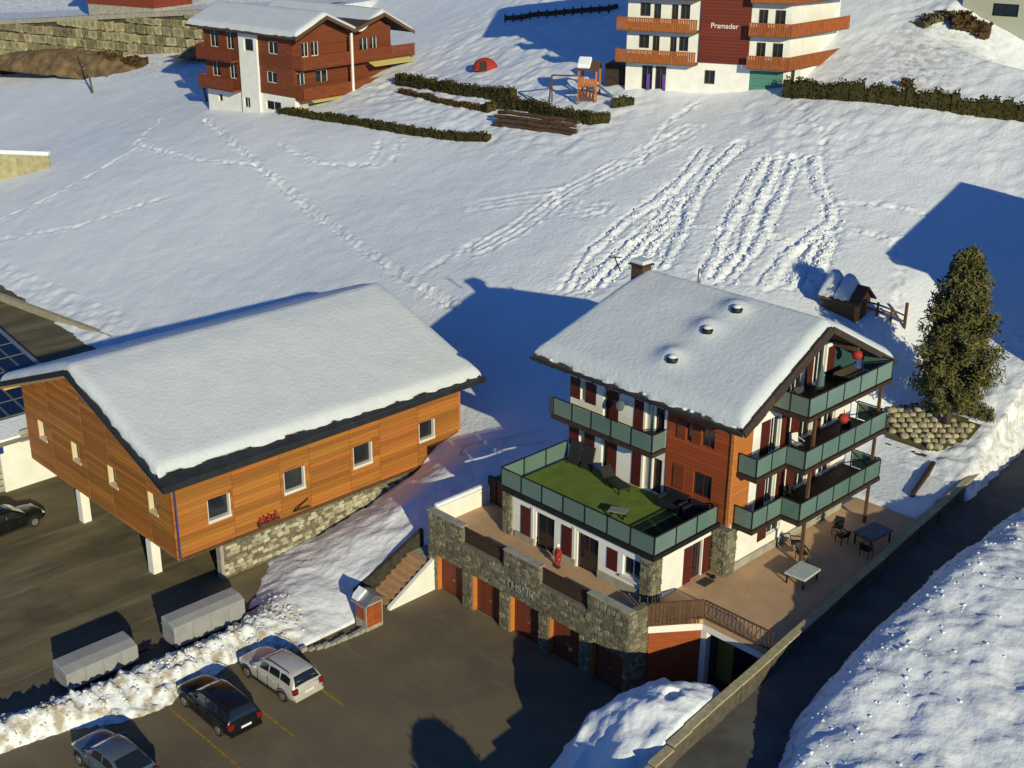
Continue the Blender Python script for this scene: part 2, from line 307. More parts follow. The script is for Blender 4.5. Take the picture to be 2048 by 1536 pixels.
def base_h(x, y):
    f = field(x, y)
    rt = np.interp(y, [10, 16.6, 17.4, 22, 26, 30, 36, 44, 58, 75, 120], [-1, -1, 0.06, 0.22, 1.2, 2.6, 5.2, 8.6, 13.2, 17, 24])
    k = sstep(-8.0, -2.0, x); f = f * (1 - k) + rt * k
    f = np.where((x > -13.05) & (y < 5.4) & (x < 8), -4.6, f)
    f = np.where((x > 0.2) & (y < 16.8), -1.0, f); f = np.where((x > 0.2) & (y < 4.4), -4.6, f)
    f = np.where((x > -14.75) & (x < -12.9) & (y < 1.9), -4.6, f)
    f = np.where((x > -21.6) & (x < -13) & (y < 6.3), np.minimum(f, 2.0), f)
    f = np.where((x > -21.6) & (x < -13), f - 5.0 * sstep(5.5, -1.0, y), f)
    z = np.maximum(f, ridge(x, y)); z = np.where((x < -21.4) & (x > -38.5) & (y < 7.0), -4.6, z)
    # shelf of the far road behind its retaining wall
    sd = (x + 160) * -0.297 + (y - 38.0) * 0.955; al = (x + 160) * 0.955 + (y - 38.0) * 0.297
    z = np.where((sd > 0.3) & (x < -60) & (al < 62), np.maximum(z, FARZ(al) + 0.05 * np.maximum(sd - 9, 0)), z)
    z = z + np.where(y > 64, -0.42 * np.clip(x + 26.0, -1.0, 14) * sstep(66, 71.5, y) * sstep(-30, -26, x), 0)
    # road and the bank beyond it
    w_, r_ = xw(y), xr(y)
    hm = np.interp(y, [-40, -20, -14, -9, -5, -2, 0.6, 5, 9, 16, 26, 40], [0.5, 0.8, 0.9, 1.0, 1.4, 2.1, 2.9, 3.9, 4.6, 3.9, 2.4, 2.0])
    d = x - r_ - 0.25 * fbm(y * 0.55, y * 0 + 3.3, 5)
    bank = -0.75 + zd(y) + hm * (1 - np.exp(-np.maximum(d, 0) / 0.75)) - 0.015 * np.maximum(d, 0) * hm
    z = np.where(x > w_ - 0.3, -0.95 + zd(y), z)
    z = np.where(d > 0, bank, z)
    z = np.where((x <= w_ - 0.3) & (y < -2.2) & (x > -13), -4.6, z)
    # snow shovelled up against the upper end of the wall
    z = np.where((y > 22) & (x < w_ + 0.35), np.maximum(z, 0.15 + 0.75 * np.exp(-((x - w_ + 0.5) / 0.7) ** 2) * sstep(22, 25, y)), z)
    return z
def FARZ(al): return 10.2 + 0.092 * al
def seg_dist(x, y, pts):
    """distance to a polyline and length along it"""
    best = np.full(x.shape, 1e9); along = np.zeros(x.shape); acc = 0
    for (ax, ay), (bx_, by_) in zip(pts, pts[1:]):
        L = math.hypot(bx_ - ax, by_ - ay); t = np.clip(((x - ax) * (bx_ - ax) + (y - ay) * (by_ - ay)) / L ** 2, 0, 1)
        d = np.hypot(x - ax - t * (bx_ - ax), y - ay - t * (by_ - ay)); k = d < best; best = np.where(k, d, best); along = np.where(k, acc + t * L, along); acc += L
    return best, along
STREAKS = [[(-26.3, 21.8), (-28.1, 25.9), (-28.9, 31.0), (-29.0, 35.7), (-29.5, 39.0), (-31.0, 42.9)], [(-25.1, 22.4), (-26.1, 26.8), (-26.6, 30.9), (-28.1, 35.7)], [(-24.4, 23.4), (-25.2, 28.0), (-26.2, 32.3), (-27.5, 35.5)], [(-22.0, 27.1), (-24.1, 31.7), (-26.7, 36.4), (-28.2, 40.6), (-29.0, 44.8)], [(-23.7, 26.2), (-24.7, 29.4), (-26.0, 33.2)], [(-18.9, 28.1), (-21.3, 33.3), (-24.2, 39.4), (-25.5, 43.6)], [(-17.9, 27.6), (-18.8, 31.7), (-21.0, 35.7), (-23.8, 42.2), (-24.9, 44.3)], [(-17.1, 28.1), (-18.1, 32.5), (-19.7, 36.1), (-21.3, 39.8), (-23.4, 44.6)], [(-13.4, 30.2), (-14.6, 33.5), (-15.5, 37.2)], [(-12.3, 30.8), (-13.7, 34.1), (-14.8, 36.5)], [(-14.7, 29.1), (-15.8, 32.9), (-15.9, 35.7), (-16.1, 38.5), (-16.9, 39.9), (-19.9, 42.4), (-22.1, 45.2)]]
FOOT = [[(-16.7, 40.9), (-14.3, 42.2), (-10.8, 43.0)], [(-14.8, 37.7), (-12.9, 38.7), (-11.0, 38.6), (-10.1, 39.9)], [(-10.7, 38.4), (-8.5, 35.6), (-7.0, 32.9)], [(-25.7, 43.5), (-24.3, 44.8), (-22.2, 45.4)], [(-23.6, 32.5), (-21.6, 33.4), (-18.0, 34.3), (-16.0, 34.4)], [(-90.8, 32.7), (-74.2, 27.4), (-61.6, 24.2), (-47.9, 20.3), (-38.0, 17.8), (-32.1, 16.7)], [(-98.8, 31.7), (-94.3, 26.0), (-80.9, 25.3), (-72.0, 27.1)], [(-94.5, 10.4), (-92.8, 14.6), (-92.5, 20.7), (-92.7, 25.1)], [(-38.7, 19.4), (-38.4, 21.9), (-38.1, 24.5)], [(-60.0, 31.1), (-62.8, 34.6)], [(-58.5, 32.5), (-61.0, 35.5)], [(-89.6, 8.1), (-82.3, 12.5), (-76.9, 19.4)], [(-73.7, 30.7), (-65.4, 29.4), (-59.0, 31.4)], [(-34.2, 38.7), (-37.1, 45.2), (-37.6, 50.5)], [(-30.6, 53.9), (-24.4, 49.3), (-22.3, 46.9)]]
SKI = [[(-36.8, 23.3), (-36.2, 26.6), (-36.8, 31.6), (-35.8, 37.6), (-34.8, 43.2)], [(-42.5, 28.6), (-39.8, 30.4), (-37.3, 32.1)], [(-36.0, 31.0), (-33.0, 30.6), (-32.1, 31.3)], [(-35.2, 38.8), (-34.6, 42.3), (-34.5, 45.3)]]
def relief(x, y):
    """tracks, streaks of rolled snow, footprints, lumps"""
    r = 0.10 * fbm(x * 0.16, y * 0.16, 3, 4) + 0.035 * fbm(x * 0.9, y * 0.9, 8, 3) + 0.012 * fbm(x * 3.0, y * 3.0, 9, 2)
    for i, P in enumerate(STREAKS):
        d, a = seg_dist(x, y, P); amp = 0.55 + 0.6 * fbm(a * 0.8, a * 0 + i * 7.7, 20 + i, 3); wv = 0.30 * fbm(a * 0.35, a * 0 + i * 3.1, 40 + i, 2)
        k = np.exp(-((d - wv) / 0.38) ** 2); r = r + 0.13 * k * np.clip(amp, 0.1, 1.6) - 0.11 * np.exp(-((d - wv - 0.5) / 0.2) ** 2) - 0.05 * np.exp(-(d / 1.3) ** 2)
        r = r + np.exp(-(d / 1.2) ** 2) * (0.13 * fbm(x * 2.8, y * 2.8, 60 + i, 3) + 0.30 * np.clip(fbm(x * 3.3, y * 3.3, 75 + i, 2) - 0.10, 0, 1))
    for i, P in enumerate(FOOT):
        d, a = seg_dist(x, y, P); r = r + np.exp(-(d / 0.45) ** 2) * (0.27 * fbm(x * 2.4, y * 2.4, 90 + i, 2) + 0.05) - 0.12 * np.exp(-(d / 0.24) ** 2)
    d, a = seg_dist(x, y, FOOT[5]); r = r - 0.16 * np.exp(-((d - 0.1 * np.sin(a)) / 0.22) ** 2) + 0.10 * np.exp(-((d - 0.42) / 0.2) ** 2) * (0.6 + 1.5 * fbm(x * 2.6, y * 2.6, 95, 2))
    for i, P in enumerate(SKI):
        d, a = seg_dist(x, y, P)
        for o in (0.0, 0.8): r = r - 0.06 * np.exp(-((d - o) / 0.2) ** 2) + np.exp(-((d - o - 0.3) / 0.3) ** 2) * (0.03 + 0.14 * fbm(x * 2.7, y * 2.7, 130 + i, 2))
    # churned snow round the chalets and on the slope under the far road
    lump = sstep(34, 42, y + 0.10 * (x + 60)) * sstep(-84, -76, x) * (1 - sstep(-44, -36, x)) + 0.7 * sstep(46, 51, y) * sstep(-37, -30, x) + 0.6 * sstep(-33, -29, x) * sstep(43.5, 45.5, y) * (1 - sstep(49, 52, y)) * (1 - sstep(-21, -17, x))
    r = r + lump * 0.2 * fbm(x * 1.1, y * 1.1, 150, 3)
    # ploughed lumps by the lot, slope beside the barn, bank beyond the road
    near = ((y < 6) & (x < -12)) * 1.0
    r = r + near * sstep(-9, -12, y) * (0.5 * np.abs(fbm(x * 1.7, y * 1.7, 170, 4)) + 0.30 * np.abs(fbm(x * 3.4, y * 3.4, 175, 2)) - 0.10) + near * 0.16 * fbm(x * 1.2, y * 1.2, 180, 4)
    bk = (x > xr(y)) * 1.0
    r = r + bk * (0.30 * fbm(x * 0.9, y * 0.9, 190, 5) + 0.16 * np.abs(fbm(x * 2.6, y * 2.6, 195, 3)) + 0.10 * sstep(14, 17, x) * fbm(x * 3, y * 3, 198, 2))
    r = r + ((y > 22) & (x > 0) & (x < 8)) * 0.22 * fbm(x * 1.4, y * 1.4, 210, 4)
    return r
def axis(parts):
    out = [parts[0][0]]
    for a, b, s in parts:
        n = max(1, round((b - a) / s)); out += [a + (b - a) * (k + 1) / n for k in range(n)]
    return np.array(out)
def grid_mesh(name, gx, gy, hf, material):
    X, Y = np.meshgrid(gx, gy); Z = hf(X, Y); ny, nx = X.shape
    co = np.stack([X, Y, Z], -1).reshape(-1, 3).astype(np.float32)
    i = (np.arange(ny - 1)[:, None] * nx + np.arange(nx - 1)[None]).reshape(-1)
    q = np.stack([i, i + 1, i + nx + 1, i + nx], -1).astype(np.int32); n = len(q)
    me = bpy.data.meshes.new(name); me.vertices.add(len(co)); me.vertices.foreach_set('co', co.ravel()); me.loops.add(n * 4); me.loops.foreach_set('vertex_index', q.ravel())
    me.polygons.add(n); me.polygons.foreach_set('loop_start', np.arange(0, n * 4, 4, dtype=np.int32)); me.update(calc_edges=True)
    me.polygons.foreach_set('use_smooth', np.ones(n, bool)); me.materials.append(material)
    o = bpy.data.objects.new(name, me); COL.objects.link(o); return o
def ground_h(x, y):
    b = base_h(x, y); return np.where(b > -3.9, b + relief(x, y) * np.where((x > xw(y) - 0.3) & (x < xr(y)), 0.1, 1) * np.where((x > 0.2) & (x < xw(y)) & (y < 17), 0, 1), b)
def H1(x, y):
    i = min(max(int(np.searchsorted(gx, x)) - 1, 0), len(gx) - 2); j = min(max(int(np.searchsorted(gy, y)) - 1, 0), len(gy) - 2); u = (x - gx[i]) / (gx[i + 1] - gx[i]); v = (y - gy[j]) / (gy[j + 1] - gy[j])
    return float((GZ[j, i] * (1 - u) + GZ[j, i + 1] * u) * (1 - v) + (GZ[j + 1, i] * (1 - u) + GZ[j + 1, i + 1] * u) * v)
gx = axis([(-320, -190, 8), (-190, -110, 0.9), (-110, -38, 0.26), (-38, -10, 0.115), (-10, 14, 0.18), (14, 30, 0.25), (30, 60, 1)])
gy = axis([(-60, -30, 2), (-30, 12, 0.16), (12, 20, 0.18), (20, 47, 0.125), (47, 50, 0.2), (50, 75, 0.35), (75, 130, 2), (130, 240, 10)])
gnd = grid_mesh('snow_field', gx, gy, ground_h, SNOW); gnd['kind'] = 'structure'
GZ = np.empty(len(gx) * len(gy) * 3, np.float32); gnd.data.vertices.foreach_get('co', GZ); GZ = GZ.reshape(len(gy), len(gx), 3)[:, :, 2]
gnd['label'] = 'snow covered sloping meadow with ski tracks and footprints'
# dirt mixed into the snow ploughed up round the car park and beside the roads
def snow_dirt():
    n = SNOW.node_tree.nodes; l = SNOW.node_tree.links; p = n['Principled BSDF']; src = p.inputs['Base Color'].links[0].from_socket
    at = n.new('ShaderNodeAttribute'); at.attribute_name = 'dirt'; nz = n.new('ShaderNodeTexNoise'); nz.inputs['Scale'].default_value = 1.6; nz.inputs['Detail'].default_value = 9
    tc = n.new('ShaderNodeTexCoord'); l.new(tc.outputs['Object'], nz.inputs['Vector'])
    mr = n.new('ShaderNodeMapRange'); mr.inputs['From Min'].default_value = 0.46; mr.inputs['From Max'].default_value = 0.64; l.new(nz.outputs['Fac'], mr.inputs['Value'])
    mu = n.new('ShaderNodeMath'); mu.operation = 'MULTIPLY'; l.new(at.outputs['Fac'], mu.inputs[0]); l.new(mr.outputs[0], mu.inputs[1])
    mx = n.new('ShaderNodeMix'); mx.data_type = 'RGBA'; mx.inputs['B'].default_value = (0.30, 0.24, 0.16, 1); l.new(mu.outputs[0], mx.inputs['Factor']); l.new(src, mx.inputs['A']); l.new(mx.outputs['Result'], p.inputs['Base Color'])
snow_dirt()
X, Y = np.meshgrid(gx, gy); x = X.ravel(); y = Y.ravel()
dirt = ((x < -12) & (x > -20)) * sstep(-7.5, -12, y) * 0.9 + ((x > xw(y) - 0.6) & (x < xr(y) + 0.8)) * 0.55 + ((x > xr(y)) & (y < 6)) * 0.12
dirt = dirt + 0.5 * np.exp(-((x + 25) / 5.0) ** 2 - ((y - 66) / 9.0) ** 2) + 0.35 * np.exp(-((x + 22) / 4.0) ** 2 - ((y - 60) / 5.0) ** 2)
dirt = dirt + 0.9 * sstep(-104, -112, x) * sstep(39, 44, y - 0.3 * (x + 120) * 0.4) * 0.5
a = gnd.data.attributes.new('dirt', 'FLOAT', 'POINT'); a.data.foreach_set('value', np.clip(dirt, 0, 1).astype(np.float32))
# hard ground sheets
struct('parking_lot', MB().prism([(-20, -40), (-20, -3), (-13.2, -2.0), (6.6, -2.0), (9.5, -40)], -4.1, -3.6), ASPHALT)['label'] = 'grey brown asphalt car park in front of the garages'
def yardh(x, y): return -3.6 + 0.03 * fbm(x * 0.4, y * 0.4, 300, 3)
yd = grid_mesh('yard', axis([(-150, -45, 3), (-45, -17.2, 0.4)]), axis([(-45, 8, 0.4), (8, 30, 3)]), lambda x, y: yardh(x, y) - 0.008, YARD); yd['kind'] = 'structure'; yd['label'] = 'brown rutted yard in front of the timber barn'
gy2 = np.arange(-38, 60, 1.0)
rm = MB()
for a_, b_ in zip(gy2, gy2[1:]):
    rm.poly([(xw(a_) - .1, a_, -0.6 + zd(a_)), (xr(a_) + 1.2, a_, -0.6 + zd(a_)), (xr(b_) + 1.2, b_, -0.6 + zd(b_)), (xw(b_) - .1, b_, -0.6 + zd(b_))], [(0, 1, 2, 3)])
struct('road', rm, ROADM)['label'] = 'narrow asphalt lane running past the hotel wall'
# paved terrace
struct('terrace_paving', MB().prism([(-13.05, -1.95), (-13.05, 3.2), (-9.5, 3.2), (-9.5, 5.2), (0.4, 5.2), (0.4, 17.0), (xw(17.0) - .15, 17.0), (xw(1.0) - .15, 1.05), (2.25, 1.05), (0.4, -1.1), (0.4, -1.95)], -0.25, 0.0), PAVING)['label'] = 'tan paved terrace round the hotel'
# ------------------------------------------------------------------ hotel
def roof_snow(name, parent, mat_, x0, x1, y0, y1, zf, n=(60, 40), thick=0.45, rim=0.5, seed=1, skew=None, wob=0.02):
    """snow lying on a roof: closed top sheet with a rounded rim. zf(x,y): roof surface"""
    nx, ny = n; vs = []; fs = []
    def T(u, v): 
        e = min(u * (x1 - x0), (1 - u) * (x1 - x0), v * (y1 - y0), (1 - v) * (y1 - y0)); e = max(e, 0)
        return thick * (1 - max(0, 1 - e / rim) ** 2.4) ** 0.5 if e < rim else thick
    def sp(k, n_): t = k / n_; return t
    us = sorted({0, *[(rim / (x1 - x0)) * q for q in (0.04, 0.15, 0.4, 0.7)], *[1 - (rim / (x1 - x0)) * q for q in (0.04, 0.15, 0.4, 0.7)], 1, *[k / nx for k in range(nx + 1) if rim / (x1 - x0) * .7 < k / nx < 1 - rim / (x1 - x0) * .7]})
    ws = sorted({0, *[(rim / (y1 - y0)) * q for q in (0.04, 0.15, 0.4, 0.7)], *[1 - (rim / (y1 - y0)) * q for q in (0.04, 0.15, 0.4, 0.7)], 1, *[k / ny for k in range(ny + 1) if rim / (y1 - y0) * .7 < k / ny < 1 - rim / (y1 - y0) * .7]})
    for v in ws:
        for u in us:
            x = x0 + (x1 - x0) * u; y = y0 + (y1 - y0) * v
            t = T(u, v); nz = float(fbm(np.array([x * 0.5]), np.array([y * 0.5]), seed, 4)[0]) * wob * 2 + float(fbm(np.array([x * 2.2]), np.array([y * 2.2]), seed + 9, 2)[0]) * wob * 0.5
            edge = 0.20 * float(fbm(np.array([(x + y) * 1.7]), np.array([(x - y) * 1.7]), seed + 5, 4)[0])
            ex = edge if u in (0, 1) else 0; ey = edge if v in (0, 1) else 0
            if skew: x, y = skew(x, y)
            vs.append((x + ex, y + ey, zf(x, y) + 0.012 + (t + nz * (t / thick) if t > 0 else 0)))
    N = len(us)
    for j in range(len(ws) - 1):
        for i in range(N - 1): fs.append((j * N + i, j * N + i + 1, (j + 1) * N + i + 1, (j + 1) * N + i))
    nv = len(vs); vs2 = [(x, y, zf(x, y) + 0.006) for x, y, z in vs]
    rimv = list(range(N)) + [j * N + N - 1 for j in range(1, len(ws))] + [(len(ws) - 1) * N + i for i in range(N - 2, -1, -1)] + [j * N for j in range(len(ws) - 2, 0, -1)]
    for a, b in zip(rimv, rimv[1:] + rimv[:1]): fs.append((b, a, a + nv, b + nv))
    mb = MB(); mb.v = vs + vs2; mb.f = fs
    return obj(name, mb, mat_, parent, smooth=True)

HOT = thing('hotel', 'white and orange timber hotel with green glass balconies and snowy roof', 'hotel', (-4.7, 9.0, 0))
F1, F2, F3 = 2.75, 5.5, 8.25
# terrace-level room (ground floor) ---------------------------------------------------
mb = MB()
gh = [(-7.9, -6.6, 0, 1.98), (-5.04, -3.65, 0, 1.98), (-2.09, -0.9, 0.85, 1.9)]
wall(mb, 'y', 0.3, 0.25, -9.9, -0.3, 0.0, 2.5, gh)
wall(mb, 'x', -0.3, 0.25, 0.552, 4.88, 0.0, 2.5, [(3.32, 4.1, 0, 2.0)])
wall(mb, 'X', -9.9, 0.25, 0.552, 4.88, 0.0, 2.5)
obj('wall', mb, WHITE, HOT, label='white rendered ground floor wall')
for a, b, h in ((-9.3, -7.95, .35), (-6.55, -5.1, .35), (-3.6, -.95, .45)): obj('plinth', B(a, b, 0.2, 0.297, 0.004, h), CONCRETE, HOT)
for a, b in ((-7.9, -6.6), (-5.04, -3.65)):
    w_ = window(HOT, 'y', 0.3, a, b, 0.0, 1.98, depth=0.1, frame=SHUTTER, mull=1, name='glass_door')
    obj('curtain', B(a + 0.1, a + (b - a) * 0.45, 0.46, 0.48, 0.06, 1.9), CURTAIN, w_)
    board(HOT, 'shutter', SHUTTER, 'y', 0.3, a - 1.03, a - 0.38, 0.04, 1.96)
    board(HOT, 'door_trim', FRAMEW, 'y', 0.3, a - 0.3, a - 0.14, 0.0, 2.1, t=0.05)
window(HOT, 'y', 0.3, -2.09, -0.9, 0.85, 1.9, frame=FRAMEW, mull=1)
board(HOT, 'window_sill', FRAMEW, 'y', 0.3, -2.15, -0.92, 0.74, 0.83, t=0.14)
board(HOT, 'shutter', SHUTTER, 'y', 0.3, -3.06, -2.41, 0.8, 1.92)
w_ = window(HOT, 'x', -0.3, 3.32, 4.1, 0.0, 2.0, frame=SHUTTER, mull=1, name='glass_door'); obj('curtain', B(-0.5, -0.48, 3.72, 4.05, 0.06, 1.9), CURTAIN, w_)
board(HOT, 'shutter', SHUTTER, 'x', -0.3, 2.66, 3.26, 0.03, 2.0); board(HOT, 'shutter', SHUTTER, 'x', -0.3, 4.16, 4.72, 0.03, 2.0)
# stone pillars, pieces on a mortar core
STV = {}
def stone_mesh(material, k):
    if (material.name, k) not in STV:
        rq = random.Random(77 + k); me = bpy.data.meshes.new('rubble_stone'); bmx = bmesh.new(); bmesh.ops.create_cube(bmx, size=1); bmesh.ops.bevel(bmx, geom=list(bmx.edges), offset=.16, segments=1, affect='EDGES')
        for v in bmx.verts: v.co += Vector((rq.uniform(-.10, .10), rq.uniform(-.12, .12), rq.uniform(-.10, .10)))
        bmx.to_mesh(me); bmx.free(); me.materials.append(material); STV[(material.name, k)] = me
    return STV[(material.name, k)]
def stone_clad(parent, core_name, faces, core, n_lab, seed=3, hmin=.13, hmax=.27, wmin=.14, wmax=.44, holes=(), lim=300, proud=0.045, material=None):
    """rubble stones laid in courses on faces ('y'|'x', pos, u0,u1,z0,z1); largest ones are parts, the rest one joined part"""
    rr = random.Random(seed); lst = []
    for ax, pos, u0, u1, z0, z1 in faces:
        z = z0
        while z < z1 - 0.05:
            h = min(rr.uniform(hmin, hmax), z1 - z)
            u = u0 - rr.uniform(0, wmin)
            while u < u1:
                w1 = rr.uniform(wmin, wmax); a, b = max(u, u0) + .012, min(u + w1, u1) - .012; u += w1
                if b - a < 0.05: continue
                c = (a + b) / 2; zc = z + h / 2
                segs = [(a, b)]
                for hu0, hu1, hz0, hz1 in [hh[1:] for hh in holes if hh[0] == (ax, pos)]:
                    if z + h > hz0 + .02 and z < hz1 - .02:
                        ns = []
                        for p_, q_ in segs:
                            if q_ <= hu0 or p_ >= hu1: ns.append((p_, q_))
                            else:
                                if p_ < hu0 - .05: ns.append((p_, hu0))
                                if q_ > hu1 + .05: ns.append((hu1, q_))
                        segs = ns
                for p_, q_ in segs:
                    lst.append((ax, pos, p_, q_, z + .01, z + h - .01, proud * rr.uniform(.45, 1.35), rr.uniform(-.22, .22)))
            z += h
    lst.sort(key=lambda s: -(s[3] - s[2]) * (s[5] - s[4]))
    rest = MB()
    for k, (ax, pos, a, b, z0, z1, t, sk) in enumerate(lst):
        if k < lim:
            o = bpy.data.objects.new('stone', stone_mesh(material or STONE, rr.randrange(5))); COL.objects.link(o); o.parent = parent; r = rootof(parent).location
            c_ = ((a + b) / 2, pos - t / 2 + .01) if ax == 'y' else (pos + t / 2 - .01, (a + b) / 2); o.location = (c_[0] - r.x, c_[1] - r.y, (z0 + z1) / 2 - r.z)
            o.scale = (b - a, t + .04, z1 - z0) if ax == 'y' else (t + .04, b - a, z1 - z0); o.rotation_euler = (0, sk, 0) if ax == 'y' else (sk, 0, 0)
        else:
            rest.box(*((a, b, pos - t, pos + .02) if ax == 'y' else (pos - .02, pos + t, a, b)), z0, z1)
    if rest.v: obj('small_stones', rest, STONE, parent, kind='stuff')
pil = obj('pillar', MB().box(-10.15, -9.6, 0.14, 0.6, 0.004, 2.5), MORTAR, HOT, label='rubble stone pillar'); stone_clad(pil, '', [('y', 0.14, -10.15, -9.6, 0.01, 2.5), ('x', -9.6, .14, .3, .01, 2.5)], None, 0, 5)
pil = obj('pillar', MB().box(-0.85, -0.12, 0.12, 0.8, 0.004, 2.5), MORTAR, HOT, label='rubble stone pillar'); stone_clad(pil, '', [('y', 0.12, -0.85, -0.12, 0.01, 2.5), ('x', -0.12, .12, .8, .01, 2.5)], None, 0, 6)
pil = obj('pillar', MB().box(-0.2, 0.66, 4.72, 5.5, 0.004, 2.5), MORTAR, HOT, label='rubble stone pillar'); stone_clad(pil, '', [('y', 4.72, -0.2, 0.66, 0.01, 2.5), ('x', .66, 4.72, 5.5, .01, 2.5)], None, 0, 7)
# roof terrace ------------------------------------------------------------------------
obj('terrace_slab', B(-10.15, 0.05, -0.05, 4.9, 2.5, 2.735), DARKM, HOT)
obj('turf_carpet', B(-9.95, -2.0, 0.12, 4.88, 2.737, 2.765), TURF, HOT, label='green artificial turf on the roof terrace')
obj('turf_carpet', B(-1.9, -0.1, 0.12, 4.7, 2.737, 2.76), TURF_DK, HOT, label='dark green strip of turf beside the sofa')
obj('turf_edge', B(-1.99, -1.91, 0.12, 4.7, 2.737, 2.80), mat('pale_edging', (0.28, 0.32, 0.14), 0.9), HOT)
def glass_rail(parent, pts, npan, z, h=1.0, first=True, last=True):
    """frosted panes between dark posts under a hand rail"""
    a, b = Vector(pts[0]), Vector(pts[1]); d = b - a
    rail = obj('hand_rail', MB().bar((a.x, a.y, z + h), (b.x, b.y, z + h), 0.06, 0.05), DARKM, parent)
    for k in range(npan + 1):
        if (k == 0 and not first) or (k == npan and not last): continue
        p = a + d * k / npan; obj('rail_post', MB().bar((p.x, p.y, z - 0.12), (p.x, p.y, z + h - .026), 0.05), DARKM, rail)
    for k in range(npan):
        p = a + d * ((k + .035) / npan); q = a + d * ((k + .965) / npan)
        obj('glass_pane', MB().bar((p.x, p.y, z + h * 0.5 + .0), (q.x, q.y, z + h * 0.5 + .0), 0.02, h - 0.12), FROST, rail)
glass_rail(HOT, [(-10.11, 0), (0, 0)], 7, 2.76); glass_rail(HOT, [(0, 0), (0, 4.68)], 3, 2.76, first=False); glass_rail(HOT, [(-10.11, 4.86), (-10.11, 0)], 3, 2.76, last=False)
# main block --------------------------------------------------------------------------
def fl(z): return [(-9.3, -8.93, z + .85, z + 1.95), (-7.72, -7.3, z + .06, z + 2.0), (-4.9, -4.35, z + .06, z + 2.0), (-4.28, -3.68, z + .06, z + 2.0)]
mb = MB(); wall(mb, 'y', 4.9, 0.25, -10.0, -3.5, F1, 8.9, fl(F1) + fl(F2))
wall(mb, 'X', -10.0, 0.25, 5.152, 15.2, 0.0, 8.4); mb.box(-9.74, 0.24, 14.95, 15.2, 0.0, 8.4)
obj('wall', mb, WHITE, HOT, label='white rendered upper front wall')
for z in (F1, F2):
    window(HOT, 'y', 4.9, -9.3, -8.93, z + .85, z + 1.95, mull=0, pane=CURTAIN); board(HOT, 'shutter', SHUTTER, 'y', 4.9, -10.0, -9.32, z + .83, z + 1.97); board(HOT, 'shutter', SHUTTER, 'y', 4.9, -8.9, -8.2, z + .83, z + 1.97)
    window(HOT, 'y', 4.9, -7.72, -7.3, z + .06, z + 2.0, mull=0, name='balcony_door'); board(HOT, 'shutter', SHUTTER, 'y', 4.9, -7.28, -6.66, z + .06, z + 2.0)
    board(HOT, 'shutter', SHUTTER, 'y', 4.9, -5.6, -5.02, z + .06, z + 2.0); window(HOT, 'y', 4.9, -4.9, -4.35, z + .06, z + 2.0, mull=1, name='balcony_door', pane=CURTAIN); window(HOT, 'y', 4.9, -4.28, -3.68, z + .06, z + 2.0, mull=1, name='balcony_door', frame=SHUTTER)
dish = MB().lathe([(0.02, 0.0), (0.13, 0.03), (0.26, 0.10), (0.28, 0.11), (0.26, 0.12)], (0, 0, 0), 18); M_ = Matrix.Translation((-6.1, 4.45, 7.1)) @ Matrix.Rotation(R_(75), 4, 'X'); dish.v = [tuple(M_ @ Vector(v)) for v in dish.v]; dish.bar((-6.1, 4.5, 7.1), (-6.1, 4.9, 7.0), .05)
obj('satellite_dish', dish, mat('dish_grey', (.16, .18, .21), .5), HOT, smooth=True)
# timber corner: planks on a core
wh = [(-2.3, -1.95, F2 + .9, F2 + 1.8), (-1.36, -0.6, F2 + .9, F2 + 1.8), (-1.7, -0.6, F1 + .95, F1 + 2.15)]
mb = MB(); wall(mb, 'y', 4.9, 0.25, -3.498, 0.5, F1, 8.9, wh); wall(mb, 'x', 0.5, 0.25, 5.152, 6.4, F1, 9.6)
tim = obj('timber_wall', mb, WOOD_HOT, HOT, label='orange red timber clad corner of the hotel')
def planks(parent, material, ax, pos, u0, u1, z0, z1, h, holes=(), t=0.03, gap=0.012, topf=None):
    n = max(1, round((z1 - z0) / h)); h = (z1 - z0) / n
    for k in range(n):
        a, b = z0 + k * h, z0 + (k + 1) * h; segs = [(u0, u1)]
        for hu0, hu1, hz0, hz1 in holes:
            if b > hz0 + .02 and a < hz1 - .02:
                ns = []
                for p_, q_ in segs:
                    if q_ <= hu0 or p_ >= hu1: ns.append((p_, q_)); continue
                    if p_ < hu0 - .03: ns.append((p_, hu0))
                    if q_ > hu1 + .03: ns.append((hu1, q_))
                segs = ns
        for p_, q_ in segs:
            tt = t * random.uniform(.85, 1.15)
            if ax == 'y': piece('plank', material, parent, p_, q_, pos - tt, pos - .001, a, b - gap)
            elif ax == 'x': piece('plank', material, parent, pos + .001, pos + tt, p_, q_, a, b - gap)
planks(tim, WOOD_HOT, 'y', 4.9, -3.46, 0.42, F1 + .02, 8.3, 0.24, wh)
planks(tim, WOOD_LIT, 'x', 0.5, 4.95, 6.38, F1 + .02, 8.6, 0.24)
obj('corner_post', B(0.40, 0.57, 4.80, 4.93, 2.74, 8.7), WOOD_LIT, HOT)
for a, b, c, d in wh: window(HOT, 'y', 4.9, a, b, c, d, frame=SHUTTER, mull=1 if b - a > .5 else 0, depth=.06)
for a, b, c, d in ((-2.83, -2.32, F2 + .85, F2 + 1.85), (-1.93, -1.38, F2 + .85, F2 + 1.85), (-2.9, -2.25, F1 + .9, F1 + 2.2)): board(HOT, 'shutter', WOOD_RED, 'y', 4.865, a, b, c, d)
